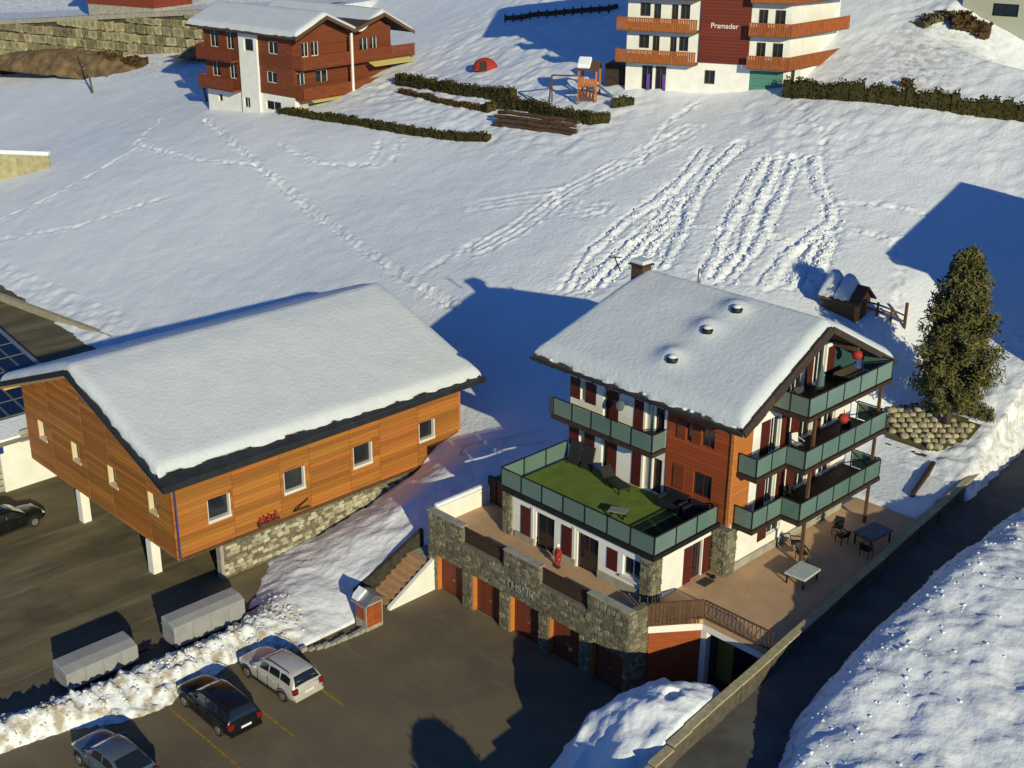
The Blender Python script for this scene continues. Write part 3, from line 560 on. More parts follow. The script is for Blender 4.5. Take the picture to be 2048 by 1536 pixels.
# gable side facing +X
rh = []
for z in (F1, F2): rh += [(7.85, 8.65, z + .05, z + 2.0), (10.3, 11.5, z + .05, z + 2.0), (12.6, 13.7, z + .05, z + 2.0)]
rh += [(11.2, 12.2, F3 + .05, F3 + 2.0), (9.3, 10.3, F3 + .05, F3 + 2.0), (8.3, 9.5, .9, 1.95), (11, 12.2, .05, 2.0)]
mb = MB(); wall(mb, 'x', 0.5, 0.25, 6.4, 15.2, 0.0, 8.4, [h for h in rh]); mb.box(0.25, 0.5, 5.152, 6.398, 0, F1 - .003)
wall(mb, 'x', 0.5, 0.25, 8.0, 13.0, 8.403, 10.2, rh); obj('wall', mb, WHITE, HOT, label='white rendered side wall behind the balconies')
mb = MB(); mb.slab([(0.28, 5.3, 8.95), (0.28, 7.99, 8.403), (0.28, 7.99, 10.55)], (0.2, 0, 0)); mb.slab([(0.28, 8.0, 10.203), (0.28, 13.0, 10.203), (0.28, 10.0, 11.75)], (0.2, 0, 0)); mb.slab([(0.28, 13.01, 8.403), (0.28, 15.2, 8.403), (0.28, 15.2, 9.0), (0.28, 13.01, 10.3)], (0.2, 0, 0))
obj('gable_panel', mb, TEAL, HOT, label='teal boarding under the roof apex')
obj('plinth', B(0.503, 0.6, 5.52, 15.2, 0.004, 0.42), CONCRETE, HOT)
for a, b, c, d in rh:
    window(HOT, 'x', 0.5, a, b, c, d, frame=FRAMEW, mull=1, name='balcony_door' if d - c > 1.5 else 'window', pane=CURTAIN if random.random() < .3 else GLASSW)
for z in (F1, F2):
    for a in (7.05, 8.75, 9.6, 11.6): board(HOT, 'shutter', SHUTTER, 'x', 0.5, a, a + .7, z + .04, z + 2.0)
for a in (10.45, 12.35, 8.5): board(HOT, 'shutter', SHUTTER, 'x', 0.5, a, a + .6, F3 + .04, F3 + 1.75)
board(HOT, 'shutter', SHUTTER, 'x', 0.5, 7.5, 8.22, .85, 2.0)
# balconies
def balc(pts, z, rails, lab):
    s = obj('balcony', MB().prism(pts, z - .2, z), WOOD_DK, HOT, label=lab)
    for a, b, n, fi, la in rails: glass_rail(HOT, [a, b], n, z + .02, first=fi, last=la)
balc([(-10.3, 3.75), (-3.45, 3.75), (-3.45, 4.897), (-10.3, 4.897)], F2, [((-10.2, 3.82), (-3.52, 3.82), 5, True, True), ((-3.52, 3.82), (-3.52, 4.85), 1, False, False)], 'long front balcony with frosted green panes')
obj('end_screen', MB().prism([(-10.25, 3.8), (-10.9, 4.2), (-10.9, 4.23), (-10.25, 3.83)], F2 - .2, F2 + .95), mat('grey_board', (.22, .2, .2), .8), HOT)
for z, nm in ((F1, 'first'), (F2, 'second')):
    balc([(0.503, 5.2), (1.7, 5.2), (1.7, 7.6), (2.75, 7.6), (2.75, 15.0), (0.503, 15.0)], z, [((.58, 5.26), (1.62, 5.26), 1, True, True), ((1.62, 5.26), (1.62, 7.66), 2, False, True), ((1.62, 7.66), (2.68, 7.66), 1, False, True), ((2.68, 7.66), (2.68, 14.94), 5, False, True), ((2.68, 14.94), (1.0, 14.94), 1, False, True)], nm + ' floor stepped side balcony with frosted green panes')
balc([(0.503, 7.5), (2.75, 7.5), (2.75, 15.0), (0.503, 15.0)], F3, [((.6, 7.56), (2.68, 7.56), 2, True, True), ((2.68, 7.56), (2.68, 14.94), 5, False, True), ((2.68, 14.94), (1.0, 14.94), 1, False, True)], 'top floor side balcony with frosted green panes')
for x, y, z1 in ((2.55, 8.4, 8.04), (2.3, 14.75, 8.04)):
    for a, b in ((0.004, 2.54), (2.755, 5.29), (5.505, 8.04)):
        if b <= z1 + .01: obj('balcony_post', B(x - .07, x + .07, y - .07, y + .07, a, b), WOOD_BR, HOT)
for z in (2.54, 5.29): obj('brace', MB().bar((0.6, 14.7, z - 1.3), (2.6, 14.7, z - .06), .09), WOOD_DK, HOT)
for z in (F1, F2):
    lat = MB()
    for k in range(2): lat.bar((0.6 + .03 * k, 14.93, z + .1 + k * 1.0), (2.6 + .03 * k, 14.93, z + 1.1 - k * 1.0), .05)
    obj('lattice', lat, WOOD_DK, HOT)
# roof -----------------------------------------------------------------------------------
ZR, ZE = 11.95, 8.55
VENTS = ((-3.5, 5.0), (-3.1, 7.1), (-2.6, 8.7))
def hz(x, y): return ZR - abs(y - 10.0) * (ZR - ZE) / 6.6
def hskew(x, y):
    k = (1.95 - x) / 13.4; return (x + 1.7 * max(0, k) * (1 - abs(y - 10.0) / 6.6), y)
mb = MB()
for s in (-1, 1):
    p = [(-11.45, 10 + s * 6.6, ZE), (1.95, 10 + s * 6.6, ZE), (1.95, 10, ZR), (-9.75, 10, ZR)]
    mb.slab(p, (0, 0, -0.22))
roof = obj('roof', mb, TILE, HOT, label='dark tiled roof with wide eaves')
obj('gutter', MB().bar((-11.5, 3.36, 8.46), (1.95, 3.36, 8.46), .12, .12), ANTH, roof)
vm = MB()
for k in range(9):
    t0, t1 = k / 9, (k + 1) / 9
    piece('verge_tile', TILE, roof, 0, 1, 0, 1, 0, 1).matrix_local = Matrix.Translation((2.0 + 4.7, 3.45 + (t0 + t1) / 2 * 6.5 - 9.0, ZE - .06 + (t0 + t1) / 2 * (ZR - ZE))) @ Matrix.Rotation(math.atan2(ZR - ZE, 6.6), 4, 'X') @ Matrix.Diagonal((.12, .80, .46 + .07 * (k % 2), 1))
    piece('verge_tile', TILE, roof, 0, 1, 0, 1, 0, 1).matrix_local = Matrix.Translation((2.0 + 4.7, 16.55 - (t0 + t1) / 2 * 6.5 - 9.0, ZE - .06 + (t0 + t1) / 2 * (ZR - ZE))) @ Matrix.Rotation(-math.atan2(ZR - ZE, 6.6), 4, 'X') @ Matrix.Diagonal((.1, .80, .30, 1))
for y in (4.4, 7.2, 10.0, 12.8, 15.6): obj('purlin', B(0.52, 1.9, y - .1, y + .1, hz(0, y) - .48, hz(0, y) - .23), WOOD_BR, roof)
for k in range(14): x = -11 + k * .93; obj('rafter_tail', MB().bar((x, 3.5, 8.27), (x, 4.88, 8.27 + 1.38 * .515), .1, .14), WOOD_BR, roof)
for s, nm in ((-1, 'front'), (1, 'rear')): pass
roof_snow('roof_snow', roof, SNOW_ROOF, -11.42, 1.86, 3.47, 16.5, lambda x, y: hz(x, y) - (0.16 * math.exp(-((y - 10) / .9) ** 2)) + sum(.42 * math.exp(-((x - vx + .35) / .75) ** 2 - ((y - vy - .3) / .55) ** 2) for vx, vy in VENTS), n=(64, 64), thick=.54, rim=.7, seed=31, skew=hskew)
for x, y in VENTS:
    v = obj('roof_vent', MB().lathe([(.15, 0), (.15, .6), (.28, .62), (.3, .78), (.08, .9)], (x, y, hz(x, y) + .05), 10), DARKM, roof, smooth=True)
    obj('snow_cap', MB().lathe([(.2, 0), (.24, .06), (.14, .15), (.03, .18)], (x, y, hz(x, y) + .88), 10), SNOW_ROOF, v, smooth=True)
    obj('stay', MB().bar((x, y, hz(x, y) + .75), (x + .35, y + .45, hz(x, y) + .62), .05), DARKM, v)
ch = obj('chimney', MB().box(-10.2, -9.4, 9.6, 10.3, 11.3, 12.5), mat('chimney_brown', (.10, .055, .04), .85, noise=.4, nscale=5), roof); obj('chimney_cap', MB().box(-10.32, -9.28, 9.48, 10.42, 12.51, 12.59), TILE, ch); obj('snow_cap', MB().box(-10.25, -9.35, 9.55, 10.35, 12.6, 12.82), SNOW_ROOF, ch, bevel=.05)
obj('flue', MB().tube([(-6.2, 10.3, 11.9), (-6.2, 10.3, 13.0)], .09), GREYM, roof, smooth=True)
obj('aerial', MB().bar((-10.6, 9.2, 12.1), (-10.9, 9.0, 12.9), .06).bar((-11.3, 9.0, 12.8), (-10.4, 9.0, 12.95), .05), DARKM, roof)
# ------------------------------------------------------------------ garage wing under the terrace
GAR = thing('garage_block', 'rubble stone garage block with five brown doors below the hotel', 'garage', (-6.3, -2.0, -3.6))
xs = [-12.62, -9.86, -7.10, -4.40, -1.66]
gaps = [(-10.6, -7.5, .04, 1.1), (-5.04, -1.9, .04, 1.1)]
doors = [(x, x + 2.06, -3.62, -1.46) for x in xs]
mb = MB(); wall(mb, 'y', -2.3, 0.34, -13.2, 0.65, -3.7, 0.96, doors + gaps); wall(mb, 'x', 0.65, 0.34, -1.958, -0.95, -3.7, 0.9)
fw_ = obj('front_wall', mb, MORTAR, GAR, label='rubble stone wall with balcony gaps above the garage doors')
hol = [(('y', -2.3), *h) for h in doors + gaps]
stone_clad(fw_, '', [('y', -2.3, -13.2, 0.65, -1.44, 0.94)] + [('y', -2.3, a, b, -3.6, -1.44) for a, b in [(-13.2, -12.62)] + [(x + 2.06, y - 0) for x, y in zip(xs, xs[1:])] + [(0.40, 0.65)]] + [('x', 0.65, -2.28, -0.95, -3.6, 0.88)], None, 0, 9, holes=hol, lim=300)
for a, b in ((-13.2, -10.6), (-7.5, -5.04), (-1.9, 0.65)): obj('coping', B(a - .03, b + .03, -2.36, -1.92, .963, 1.02), CONCRETE, fw_)
for a, b, c, d in doors:
    fr = obj('door_lining', MB().box(a + .002, a + .05, -2.26, -1.945, c + .02, d).box(b - .05, b - .002, -2.26, -1.945, c + .02, d).box(a + .05, b - .05, -2.24, -1.95, d - .06, d - .002), WOOD_LIT, GAR)
    dd = obj('garage_door', B(a + .05, b - .05, -1.955, -1.9, c + .03, d - .06), GARAGE, GAR)
    for k in range(10): piece('door_board', GARAGE, dd, a + .06 + k * .194, a + .06 + k * .194 + .18, -1.975, -1.956, c + .05, d - .08)
    obj('door_handle', MB().box((a + b) / 2 - .1, (a + b) / 2 + .1, -2.0, -1.976, c + .9, c + .96), GREYM, dd)
obj('ceiling_slab', MB().box(-12.9, 0.3, -1.88, 0.2, -0.5, -0.253), CONCRETE, GAR)
obj('doorway_light', MB().lathe([(.05, 0), (.11, .06), (.11, .16), (.04, .2)], (-3.1, -2.05, -2.9), 10), mat('yellow_disc', (.6, .42, .05), .5), GAR)
for a, b, c, d in gaps:
    r = obj('railing', MB().box(a, b, -2.12, -2.06, .84, .92).box(a, b, -2.12, -2.06, .08, .14), WOOD_DK, GAR)
    n = 16
    for k in range(n): piece('slat', WOOD_DK, r, a + .03 + k * (b - a) / n, a + .03 + k * (b - a) / n + .17, -2.10, -2.075, .15, .835)
# left parapet and back wall of the paved strip
obj('end_parapet', MB().box(-13.2, -12.96, -1.955, 1.9, -3.6, 1.0), WHITE, GAR, label='white painted parapet at the stair end')
obj('parapet_snow', MB().box(-13.22, -12.94, -1.9, 1.85, 1.004, 1.22), SNOW, GAR, bevel=.08)
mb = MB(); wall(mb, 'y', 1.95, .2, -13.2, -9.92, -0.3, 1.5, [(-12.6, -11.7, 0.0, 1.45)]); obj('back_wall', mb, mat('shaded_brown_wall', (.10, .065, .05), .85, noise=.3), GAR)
obj('store_door', B(-12.6, -11.7, 2.05, 2.1, 0.01, 1.45), WOOD_RED, GAR)
mb = MB(); wall(mb, 'X', -13.2, .24, -1.9, 1.95, -3.6, -0.3); obj('side_wall', MB().box(-13.19, -12.97, 1.96, 4.6, -3.6, 1.3), MORTAR, GAR)
# house name in metal letters
def text3d(name, txt, size, loc, rot, material, parent, depth=0.02):
    cu = bpy.data.curves.new(name, 'FONT'); cu.body = txt; cu.size = size; cu.extrude = depth; cu.align_x = 'CENTER'
    t = bpy.data.objects.new(name, cu); COL.objects.link(t); bpy.context.view_layer.update()
    me = bpy.data.meshes.new_from_object(t.evaluated_get(bpy.context.evaluated_depsgraph_get())); COL.objects.unlink(t); bpy.data.objects.remove(t)
    me.materials.clear(); me.materials.append(material); o = bpy.data.objects.new(name, me); COL.objects.link(o); o.parent = parent
    r = rootof(parent); off = r.location if not LOCAL.get(r.name, False) else Vector((0, 0, 0)); o.location = Vector(loc) - off; o.rotation_euler = rot; return o
text3d('lettering', 'THSNK', 0.62, (-6.3, -2.385, -0.95), (R_(90), 0, 0), mat('letter_metal', (.50, .52, .52), .35, metal=.6), GAR)
# entrance below the railing, right of the garages
ENT = thing('entrance_porch', 'sunken hotel entrance with glass doors under a white slab', 'entrance', (3.5, 0.8, -3.6))
obj('slab', MB().prism([(0.655, -0.95), (2.2, 1.10), (6.0, 1.10), (6.0, 4.0), (0.655, 4.0)], -0.62, -0.26), WHITE, ENT, label='white concrete slab edge')
obj('timber_screen', MB().prism([(0.66, -0.90), (2.12, 1.2), (2.05, 1.3), (0.66, -0.7)], -3.58, -0.63), WOOD_HOT, ENT, label='orange timber wall beside the entrance')
obj('column', MB().box(2.1, 2.42, 1.15, 1.5, -3.58, -0.625), WHITE, ENT)
for k, (a, b) in enumerate(((2.45, 3.5), (3.5, 4.5), (4.5, 5.6))):
    window(ENT, 'y', 1.9, a, b, -3.56, -0.66, depth=.05, frame=WOOD_DK, mull=0, name='glass_door', pane=GLASSW if k else mat('yellow_blind', (.20, .16, .03), .8))
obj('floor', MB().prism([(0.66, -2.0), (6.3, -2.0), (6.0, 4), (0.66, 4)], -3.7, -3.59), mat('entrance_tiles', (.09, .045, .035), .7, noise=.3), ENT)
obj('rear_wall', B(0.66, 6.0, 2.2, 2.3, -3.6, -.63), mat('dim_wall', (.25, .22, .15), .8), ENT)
def fence(label, segs, solid):
    f = thing('railing_fence', label, 'fence', (segs[0][0][0], segs[0][0][1], 0))
    for a, b in segs:
        a = Vector((*a, 0)); b = Vector((*b, 0)); L = (b - a).length; d = (b - a) / L
        obj('top_rail', MB().bar(a + Vector((0, 0, 1.0)), b + Vector((0, 0, 1.0)), .07, .06), WOOD_BR, f); obj('bottom_rail', MB().bar(a + Vector((0, 0, .12)), b + Vector((0, 0, .12)), .05, .05), WOOD_BR, f)
        n = int(L / (.17 if solid else .21)); st = MB()
        for k in range(n + 1):
            p = a + d * (L * k / n); w1 = .14 if solid else .05
            o = MB().bar(p + Vector((0, 0, -.18 if solid else .02)), p + Vector((0, 0, .96)), .03 if not solid else .03, .03)
            if solid: o = MB().slab([p - d * .075 + Vector((0, 0, -.2)), p + d * .075 + Vector((0, 0, -.2)), p + d * .075 + Vector((0, 0, .965)), p - d * .075 + Vector((0, 0, .965))], d.cross(Vector((0, 0, 1))) * .025)
            obj('slat' if solid else 'baluster', o, WOOD_BR, f)
        if not solid:
            for k in range(0, n - 1, 2): obj('cross_bar', MB().bar(a + d * (L * k / n) + Vector((0, 0, .15)), a + d * (L * (k + 2) / n) + Vector((0, 0, .95)), .025), WOOD_BR, f)
    return f
fence('solid brown board fence slanting above the orange entrance wall', [((0.72, -1.0), (2.2, 1.05))], True)
fence('open brown baluster railing above the entrance doors', [((2.26, 1.08), (6.0, 1.08))], False)
# ------------------------------------------------------------------ timber barn
BARN = thing('timber_barn', 'long orange timber barn on a stone base with deep snow on its roof', 'barn', (-30, -2.5, -3.6))
bz0 = -1.4
def bzr(x): return 7.0 - abs(x + 29.75) * (7.0 - 3.5) / 9.5           # roof surface
lw = [(-10.46, -9.1, 0.1, 1.32), (-5.68, -4.3, 0.1, 1.32), (-0.93, 0.42, 0.1, 1.32), (3.98, 5.2, 0.2, 1.32)]
gw = [(-36.6, -35.65, .6, 1.65), (-32.4, -31.45, .6, 1.65), (-28.15, -27.2, .6, 1.65), (-23.85, -22.95, .6, 1.65)]
mb = MB(); wall(mb, 'x', -21.4, 0.3, -12.1, 7.2, bz0, 3.2, lw); obj('long_wall', mb, WOOD_OR, BARN); LW_ = bpy.context.scene.objects[-1] if False else None
lwall = [o for o in BARN.children if o.name.startswith('long_wall')][0]
yj = [-12.37, -8.9, -5.92, -3.95, -1.12, 1.02, 3.9, 7.2]
for a, b in zip(yj, yj[1:]): planks(lwall, WOOD_OR, 'x', -21.4, a + .02, b - .02, bz0, 3.2, 0.24, lw, t=.035)
mb = MB(); wall(mb, 'y', -12.4, 0.3, -38.3, -21.4, bz0, 3.0, gw); mb.slab([(-38.3, -12.38, 3.003), (-21.4, -12.38, 3.003), (-21.4, -12.38, 3.5), (-29.75, -12.38, 6.6), (-38.3, -12.38, 3.5)], (0, .26, 0))
gwall = obj('gable_wall', mb, WOOD_OR, BARN)
xj = [-38.28, -34.98, -30.8, -27.95, -23.9, -21.42]
def clip_plank(parent, material, x0, x1, z0, z1, pos, holes, t=.035):
    segs = [(x0, x1)]
    for hu0, hu1, hz0, hz1 in holes:
        if z1 > hz0 + .02 and z0 < hz1 - .02:
            ns = []
            for p_, q_ in segs:
                if q_ <= hu0 or p_ >= hu1: ns.append((p_, q_)); continue
                if p_ < hu0 - .03: ns.append((p_, hu0))
                if q_ > hu1 + .03: ns.append((hu1, q_))
            segs = ns
    for p_, q_ in segs:
        lim = lambda x: bzr(x) - .42
        if min(lim(p_), lim(q_)) > z1: piece('plank', material, parent, p_, q_, pos - t * random.uniform(.85, 1.15), pos - .001, z0, z1 - .012); continue
        ztop = z1 - .012; pts = []
        # clip the strip under the sloping roof line
        half = 9.5 / 3.5
        xl = -29.75 - (7.0 - .42 - z0) * half; xr_ = -29.75 + (7.0 - .42 - z0) * half; xl2 = -29.75 - (7.0 - .42 - ztop) * half; xr2 = -29.75 + (7.0 - .42 - ztop) * half
        b0, b1 = max(p_, xl), min(q_, xr_); t0, t1 = max(p_, xl2), min(q_, xr2)
        if b1 - b0 < .08: continue
        if t1 - t0 < .05: t0 = t1 = (b0 + b1) / 2; t1 += .01
        obj('plank', MB().slab([(b0, pos, z0), (b1, pos, z0), (t1, pos, ztop), (t0, pos, ztop)], (0, -t, 0)), material, parent)
n = 33
for k in range(n):
    z0 = bz0 + k * .242
    for a, b in zip(xj, xj[1:]): clip_plank(gwall, WOOD_OR, a + .02, b - .02, z0, z0 + .242, -12.4, gw)
for a, b, c, d in lw:
    window(BARN, 'x', -21.4, a, b, c, d, depth=.16, fw=.05, frame=mat('grey_frame', (.16, .16, .16), .5), mull=0, name='window')
    fr = MB().box(-21.55, -21.33, a - .003, a + .03, c, d).box(-21.55, -21.33, b - .08, b + .01, c - .12, d).box(-21.55, -21.30, a - .03, b + .02, c - .14, c + .03); obj('window_surround', fr, FRAMEW, BARN)
for a, b, c, d in gw:
    window(BARN, 'y', -12.4, a, b, c, d, depth=.22, fw=.05, frame=mat('grey_frame', (.16, .16, .16), .5), mull=0, name='window')
    obj('window_surround', MB().box(a - .01, a + .05, -12.46, -12.16, c - .1, d).box(a - .01, b + .03, -12.48, -12.16, c - .12, c + .03), mat('sunlit_reveal_cream', (.62, .50, .33), .6), BARN)  # sunlit reveal put into the cream colour of left jamb and sill
obj('corner_post', B(-21.46, -21.34, -12.47, -12.30, bz0 - .02, 3.3), WOOD_OR, BARN); obj('corner_post', B(-21.5, -21.35, 7.16, 7.3, bz0, 3.2), WOOD_LIT, BARN)
obj('base_beam', B(-21.38, -21.30, -12.3, 7.2, bz0 - .16, bz0 - .005), WOOD_BR, BARN)
obj('floor_slab', B(-38.2, -21.45, -12.3, 7.0, bz0 - .18, bz0 - .003), CONCRETE, BARN)
obj('rear_wall', MB().box(-38.3, -21.72, 6.95, 7.2, -1.4, 3.3).slab([(-38.3, 7.0, 3.3), (-21.7, 7.0, 3.3), (-29.75, 7.0, 6.5)], (0, .2, 0)), WOOD_OR, BARN); obj('side_wall', B(-38.3, -38.05, -12.1, 6.94, bz0, 3.3), WOOD_OR, BARN)
# stone base and columns
bw = obj('stone_base', MB().box(-21.75, -21.4, -9.75, 7.2, -4.4, -1.58), MORTAR, BARN, label='rubble stone base wall of the barn')
stone_clad(bw, '', [('x', -21.4, -9.75, 6.6, -4.2, -1.6)], None, 0, 21, hmin=.16, hmax=.26, wmin=.18, wmax=.42, lim=280, material=mat('base_stone', (.50, .46, .34), .95, col2=(.30, .27, .2), nscale=5, bump=.03, bscale=14, per_obj=.35))
obj('stone_quoin', B(-21.76, -21.33, -9.95, -9.76, -4.0, -1.58), CONCRETE, BARN)
for x in (-24.6, -32.6): obj('column', B(x - .27, x + .27, -12.35, -11.85, -3.62, bz0 - .19), WHITE, BARN)
mb = MB(); wall(mb, 'y', -7.2, .2, -38.2, -21.8, -3.62, bz0 - .19, [(-27.6, -24.9, -3.62, -2.0)]); obj('inner_wall', mb, mat('pale_inner_wall', (.50, .48, .38), .85, noise=.2), BARN)
obj('roller_door', B(-27.6, -24.9, -7.05, -7.0, -3.6, -2.0), ANTH, BARN)
# roof
mb = MB()
mb.slab([(-39.25, -13.45, 3.5), (-29.75, -13.45, 7.0), (-29.75, 8.25, 7.0), (-39.25, 8.25, 3.5)], (0, 0, -.1)); mb.slab([(-29.75, -13.45, 7.0), (-20.25, -13.45, 3.5), (-20.25, 8.25, 3.5), (-29.75, 8.25, 7.0)], (0, 0, -.1))
br = obj('roof', mb, ANTH, BARN, label='dark metal roof edge')
for s, x1 in ((-1, -39.3), (1, -20.2)):
    obj('verge_fascia', MB().slab([(-29.75, -13.52, 7.04), (x1, -13.52, 3.52), (x1, -13.52, 3.22), (-29.75, -13.52, 6.72)], (0, .06, 0)), ANTH, br)
    obj('verge_board', MB().slab([(-29.75, -13.45, 6.71), (x1 + s * -.1, -13.45, 3.24), (x1 + s * -.1, -13.45, 3.10), (-29.75, -13.45, 6.56)], (0, .05, 0)), mat('verge_wood', (.33, .24, .14), .7), br)
    obj('soffit', MB().slab([(-29.75, -13.38, 6.88), (x1 - s * .1, -13.38, 3.38), (x1 - s * .1, 8.2, 3.38), (-29.75, 8.2, 6.88)], (0, 0, -.06)), SOFFIT, br)
obj('gutter', MB().slab([(-20.22, -13.5, 3.52), (-20.10, -13.5, 3.52), (-20.10, -13.5, 3.20), (-20.22, -13.5, 3.20)], (0, 21.8, 0)), ANTH, br)
for k, x in enumerate((-38.6, -29.75, -21.6)): obj('purlin', B(x - .14, x + .14, -13.4, -12.42, bzr(x) - .52, bzr(x) - .2), mat('purlin_wood', (.5, .33, .12), .7), br)
obj('purlin', B(-21.9, -21.45, 7.22, 8.1, 2.9, 3.2), SOFFIT, br)
def bsk(x, y):
    k = np.clip((y + 13.4) / 21.6, 0, 1); e = np.clip((x + 29.75) / 9.5, 0, 1); return (x - (0.62 * (1 - k) + .06) * e ** 3, y)
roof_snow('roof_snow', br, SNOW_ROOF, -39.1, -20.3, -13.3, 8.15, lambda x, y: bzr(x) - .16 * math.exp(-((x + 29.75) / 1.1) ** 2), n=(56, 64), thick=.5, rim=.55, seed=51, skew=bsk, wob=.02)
obj('downpipe', MB().bar((-21.2, -12.35, 3.1), (-21.2, -12.35, -1.3), .09), mat('blue_pipe', (.05, .05, .16), .5), BARN)
# flowers in a box and a stacked sled against the wall
fb = MB()
for k in range(26): 
    c = Vector((-21.12 + random.uniform(-.1, .1), -7.0 + random.uniform(-.5, .6), -.95 + random.uniform(-.1, .25))); fb.lathe([(.03, -.05), (.1, 0), (.03, .08)], c, 5)
o = obj('flower_box', MB().box(-21.3, -20.95, -7.6, -6.3, -1.25, -1.0), WOOD_BR, BARN); obj('flowers', fb, mat('red_flowers', (.35, .03, .025), .8, noise=.5, nscale=9), o, kind='stuff')
obj('wall_bracket', MB().bar((-21.3, -5.2, -1.2), (-21.0, -5.2, -.9), .06).bar((-21.0, -5.2, -.9), (-21.3, -4.2, -.7), .05).bar((-21.0, -5.3, -1.0), (-21.0, -4.3, -1.05), .05), DARKM, BARN)
# ------------------------------------------------------------------ white workshop with solar roof at the left edge
WS = thing('workshop', 'white workshop with solar panels on its roof at the left edge', 'workshop', (-46, -12, -3.6))
mb = MB(); wall(mb, 'x', -39.3, .25, -18.0, -9.5, -3.62, -0.35, [(-17.2, -13.9, -3.62, -1.05)]); wall(mb, 'y', -18.0, .25, -54, -39.552, -3.62, -0.35); mb.box(-54, -39.552, -9.75, -9.5, -3.62, .2)
obj('wall', mb, WHITE, WS)
for k in range(6): obj('shutter_slat', B(-39.5, -39.42, -17.2, -13.9, -3.55 + k * .42, -3.2 + k * .42), CONCRETE, WS)
obj('sign_band', B(-39.28, -39.2, -17.3, -13.7, -1.0, -.55), mat('blue_sign', (.02, .03, .22), .5), WS)
wr = obj('roof', MB().slab([(-39.0, -18.3, -.3), (-39.0, -9.0, -.3), (-46, -7.4, .794), (-57, -7.4, 2.512), (-57, -18.3, 2.512)], (0, 0, -.18)), GREYM, WS)
obj('roof_snow', MB().slab([(-39.1, -18.2, -.27), (-39.1, -9.1, -.27), (-41.3, -9.1, .074), (-41.3, -18.2, .074)], (0, 0, .16)), SNOW, wr, bevel=.06)
def pan(i, j):
    x0 = -41.6 - i * 1.78; y0 = -17.6 + j * 1.1; z = lambda x: -.3 + (-39.0 - x) * 2.5 / 16 + .05
    f_ = obj('solar_panel', MB().slab([(x0, y0, z(x0)), (x0, y0 + 1.04, z(x0)), (x0 - 1.7, y0 + 1.04, z(x0 - 1.7)), (x0 - 1.7, y0, z(x0 - 1.7))], (0, 0, .05)), GREYM, wr)
    obj('solar_cells', MB().slab([(x0 - .04, y0 + .04, z(x0 - .04) + .054), (x0 - .04, y0 + 1.0, z(x0 - .04) + .054), (x0 - 1.66, y0 + 1.0, z(x0 - 1.66) + .054), (x0 - 1.66, y0 + .04, z(x0 - 1.66) + .054)], (0, 0, .006)), SOLAR, f_)
for i in range(8):
    for j in range(7 if i < 2 else 9): pan(i, j)
obj('grey_gable_board', MB().slab([(-39.1, -12.6, -.6), (-39.1, -9.4, -.6), (-39.1, -9.4, .35), (-39.1, -12.6, .15)], (-.1, 0, 0)), CONCRETE, WS)
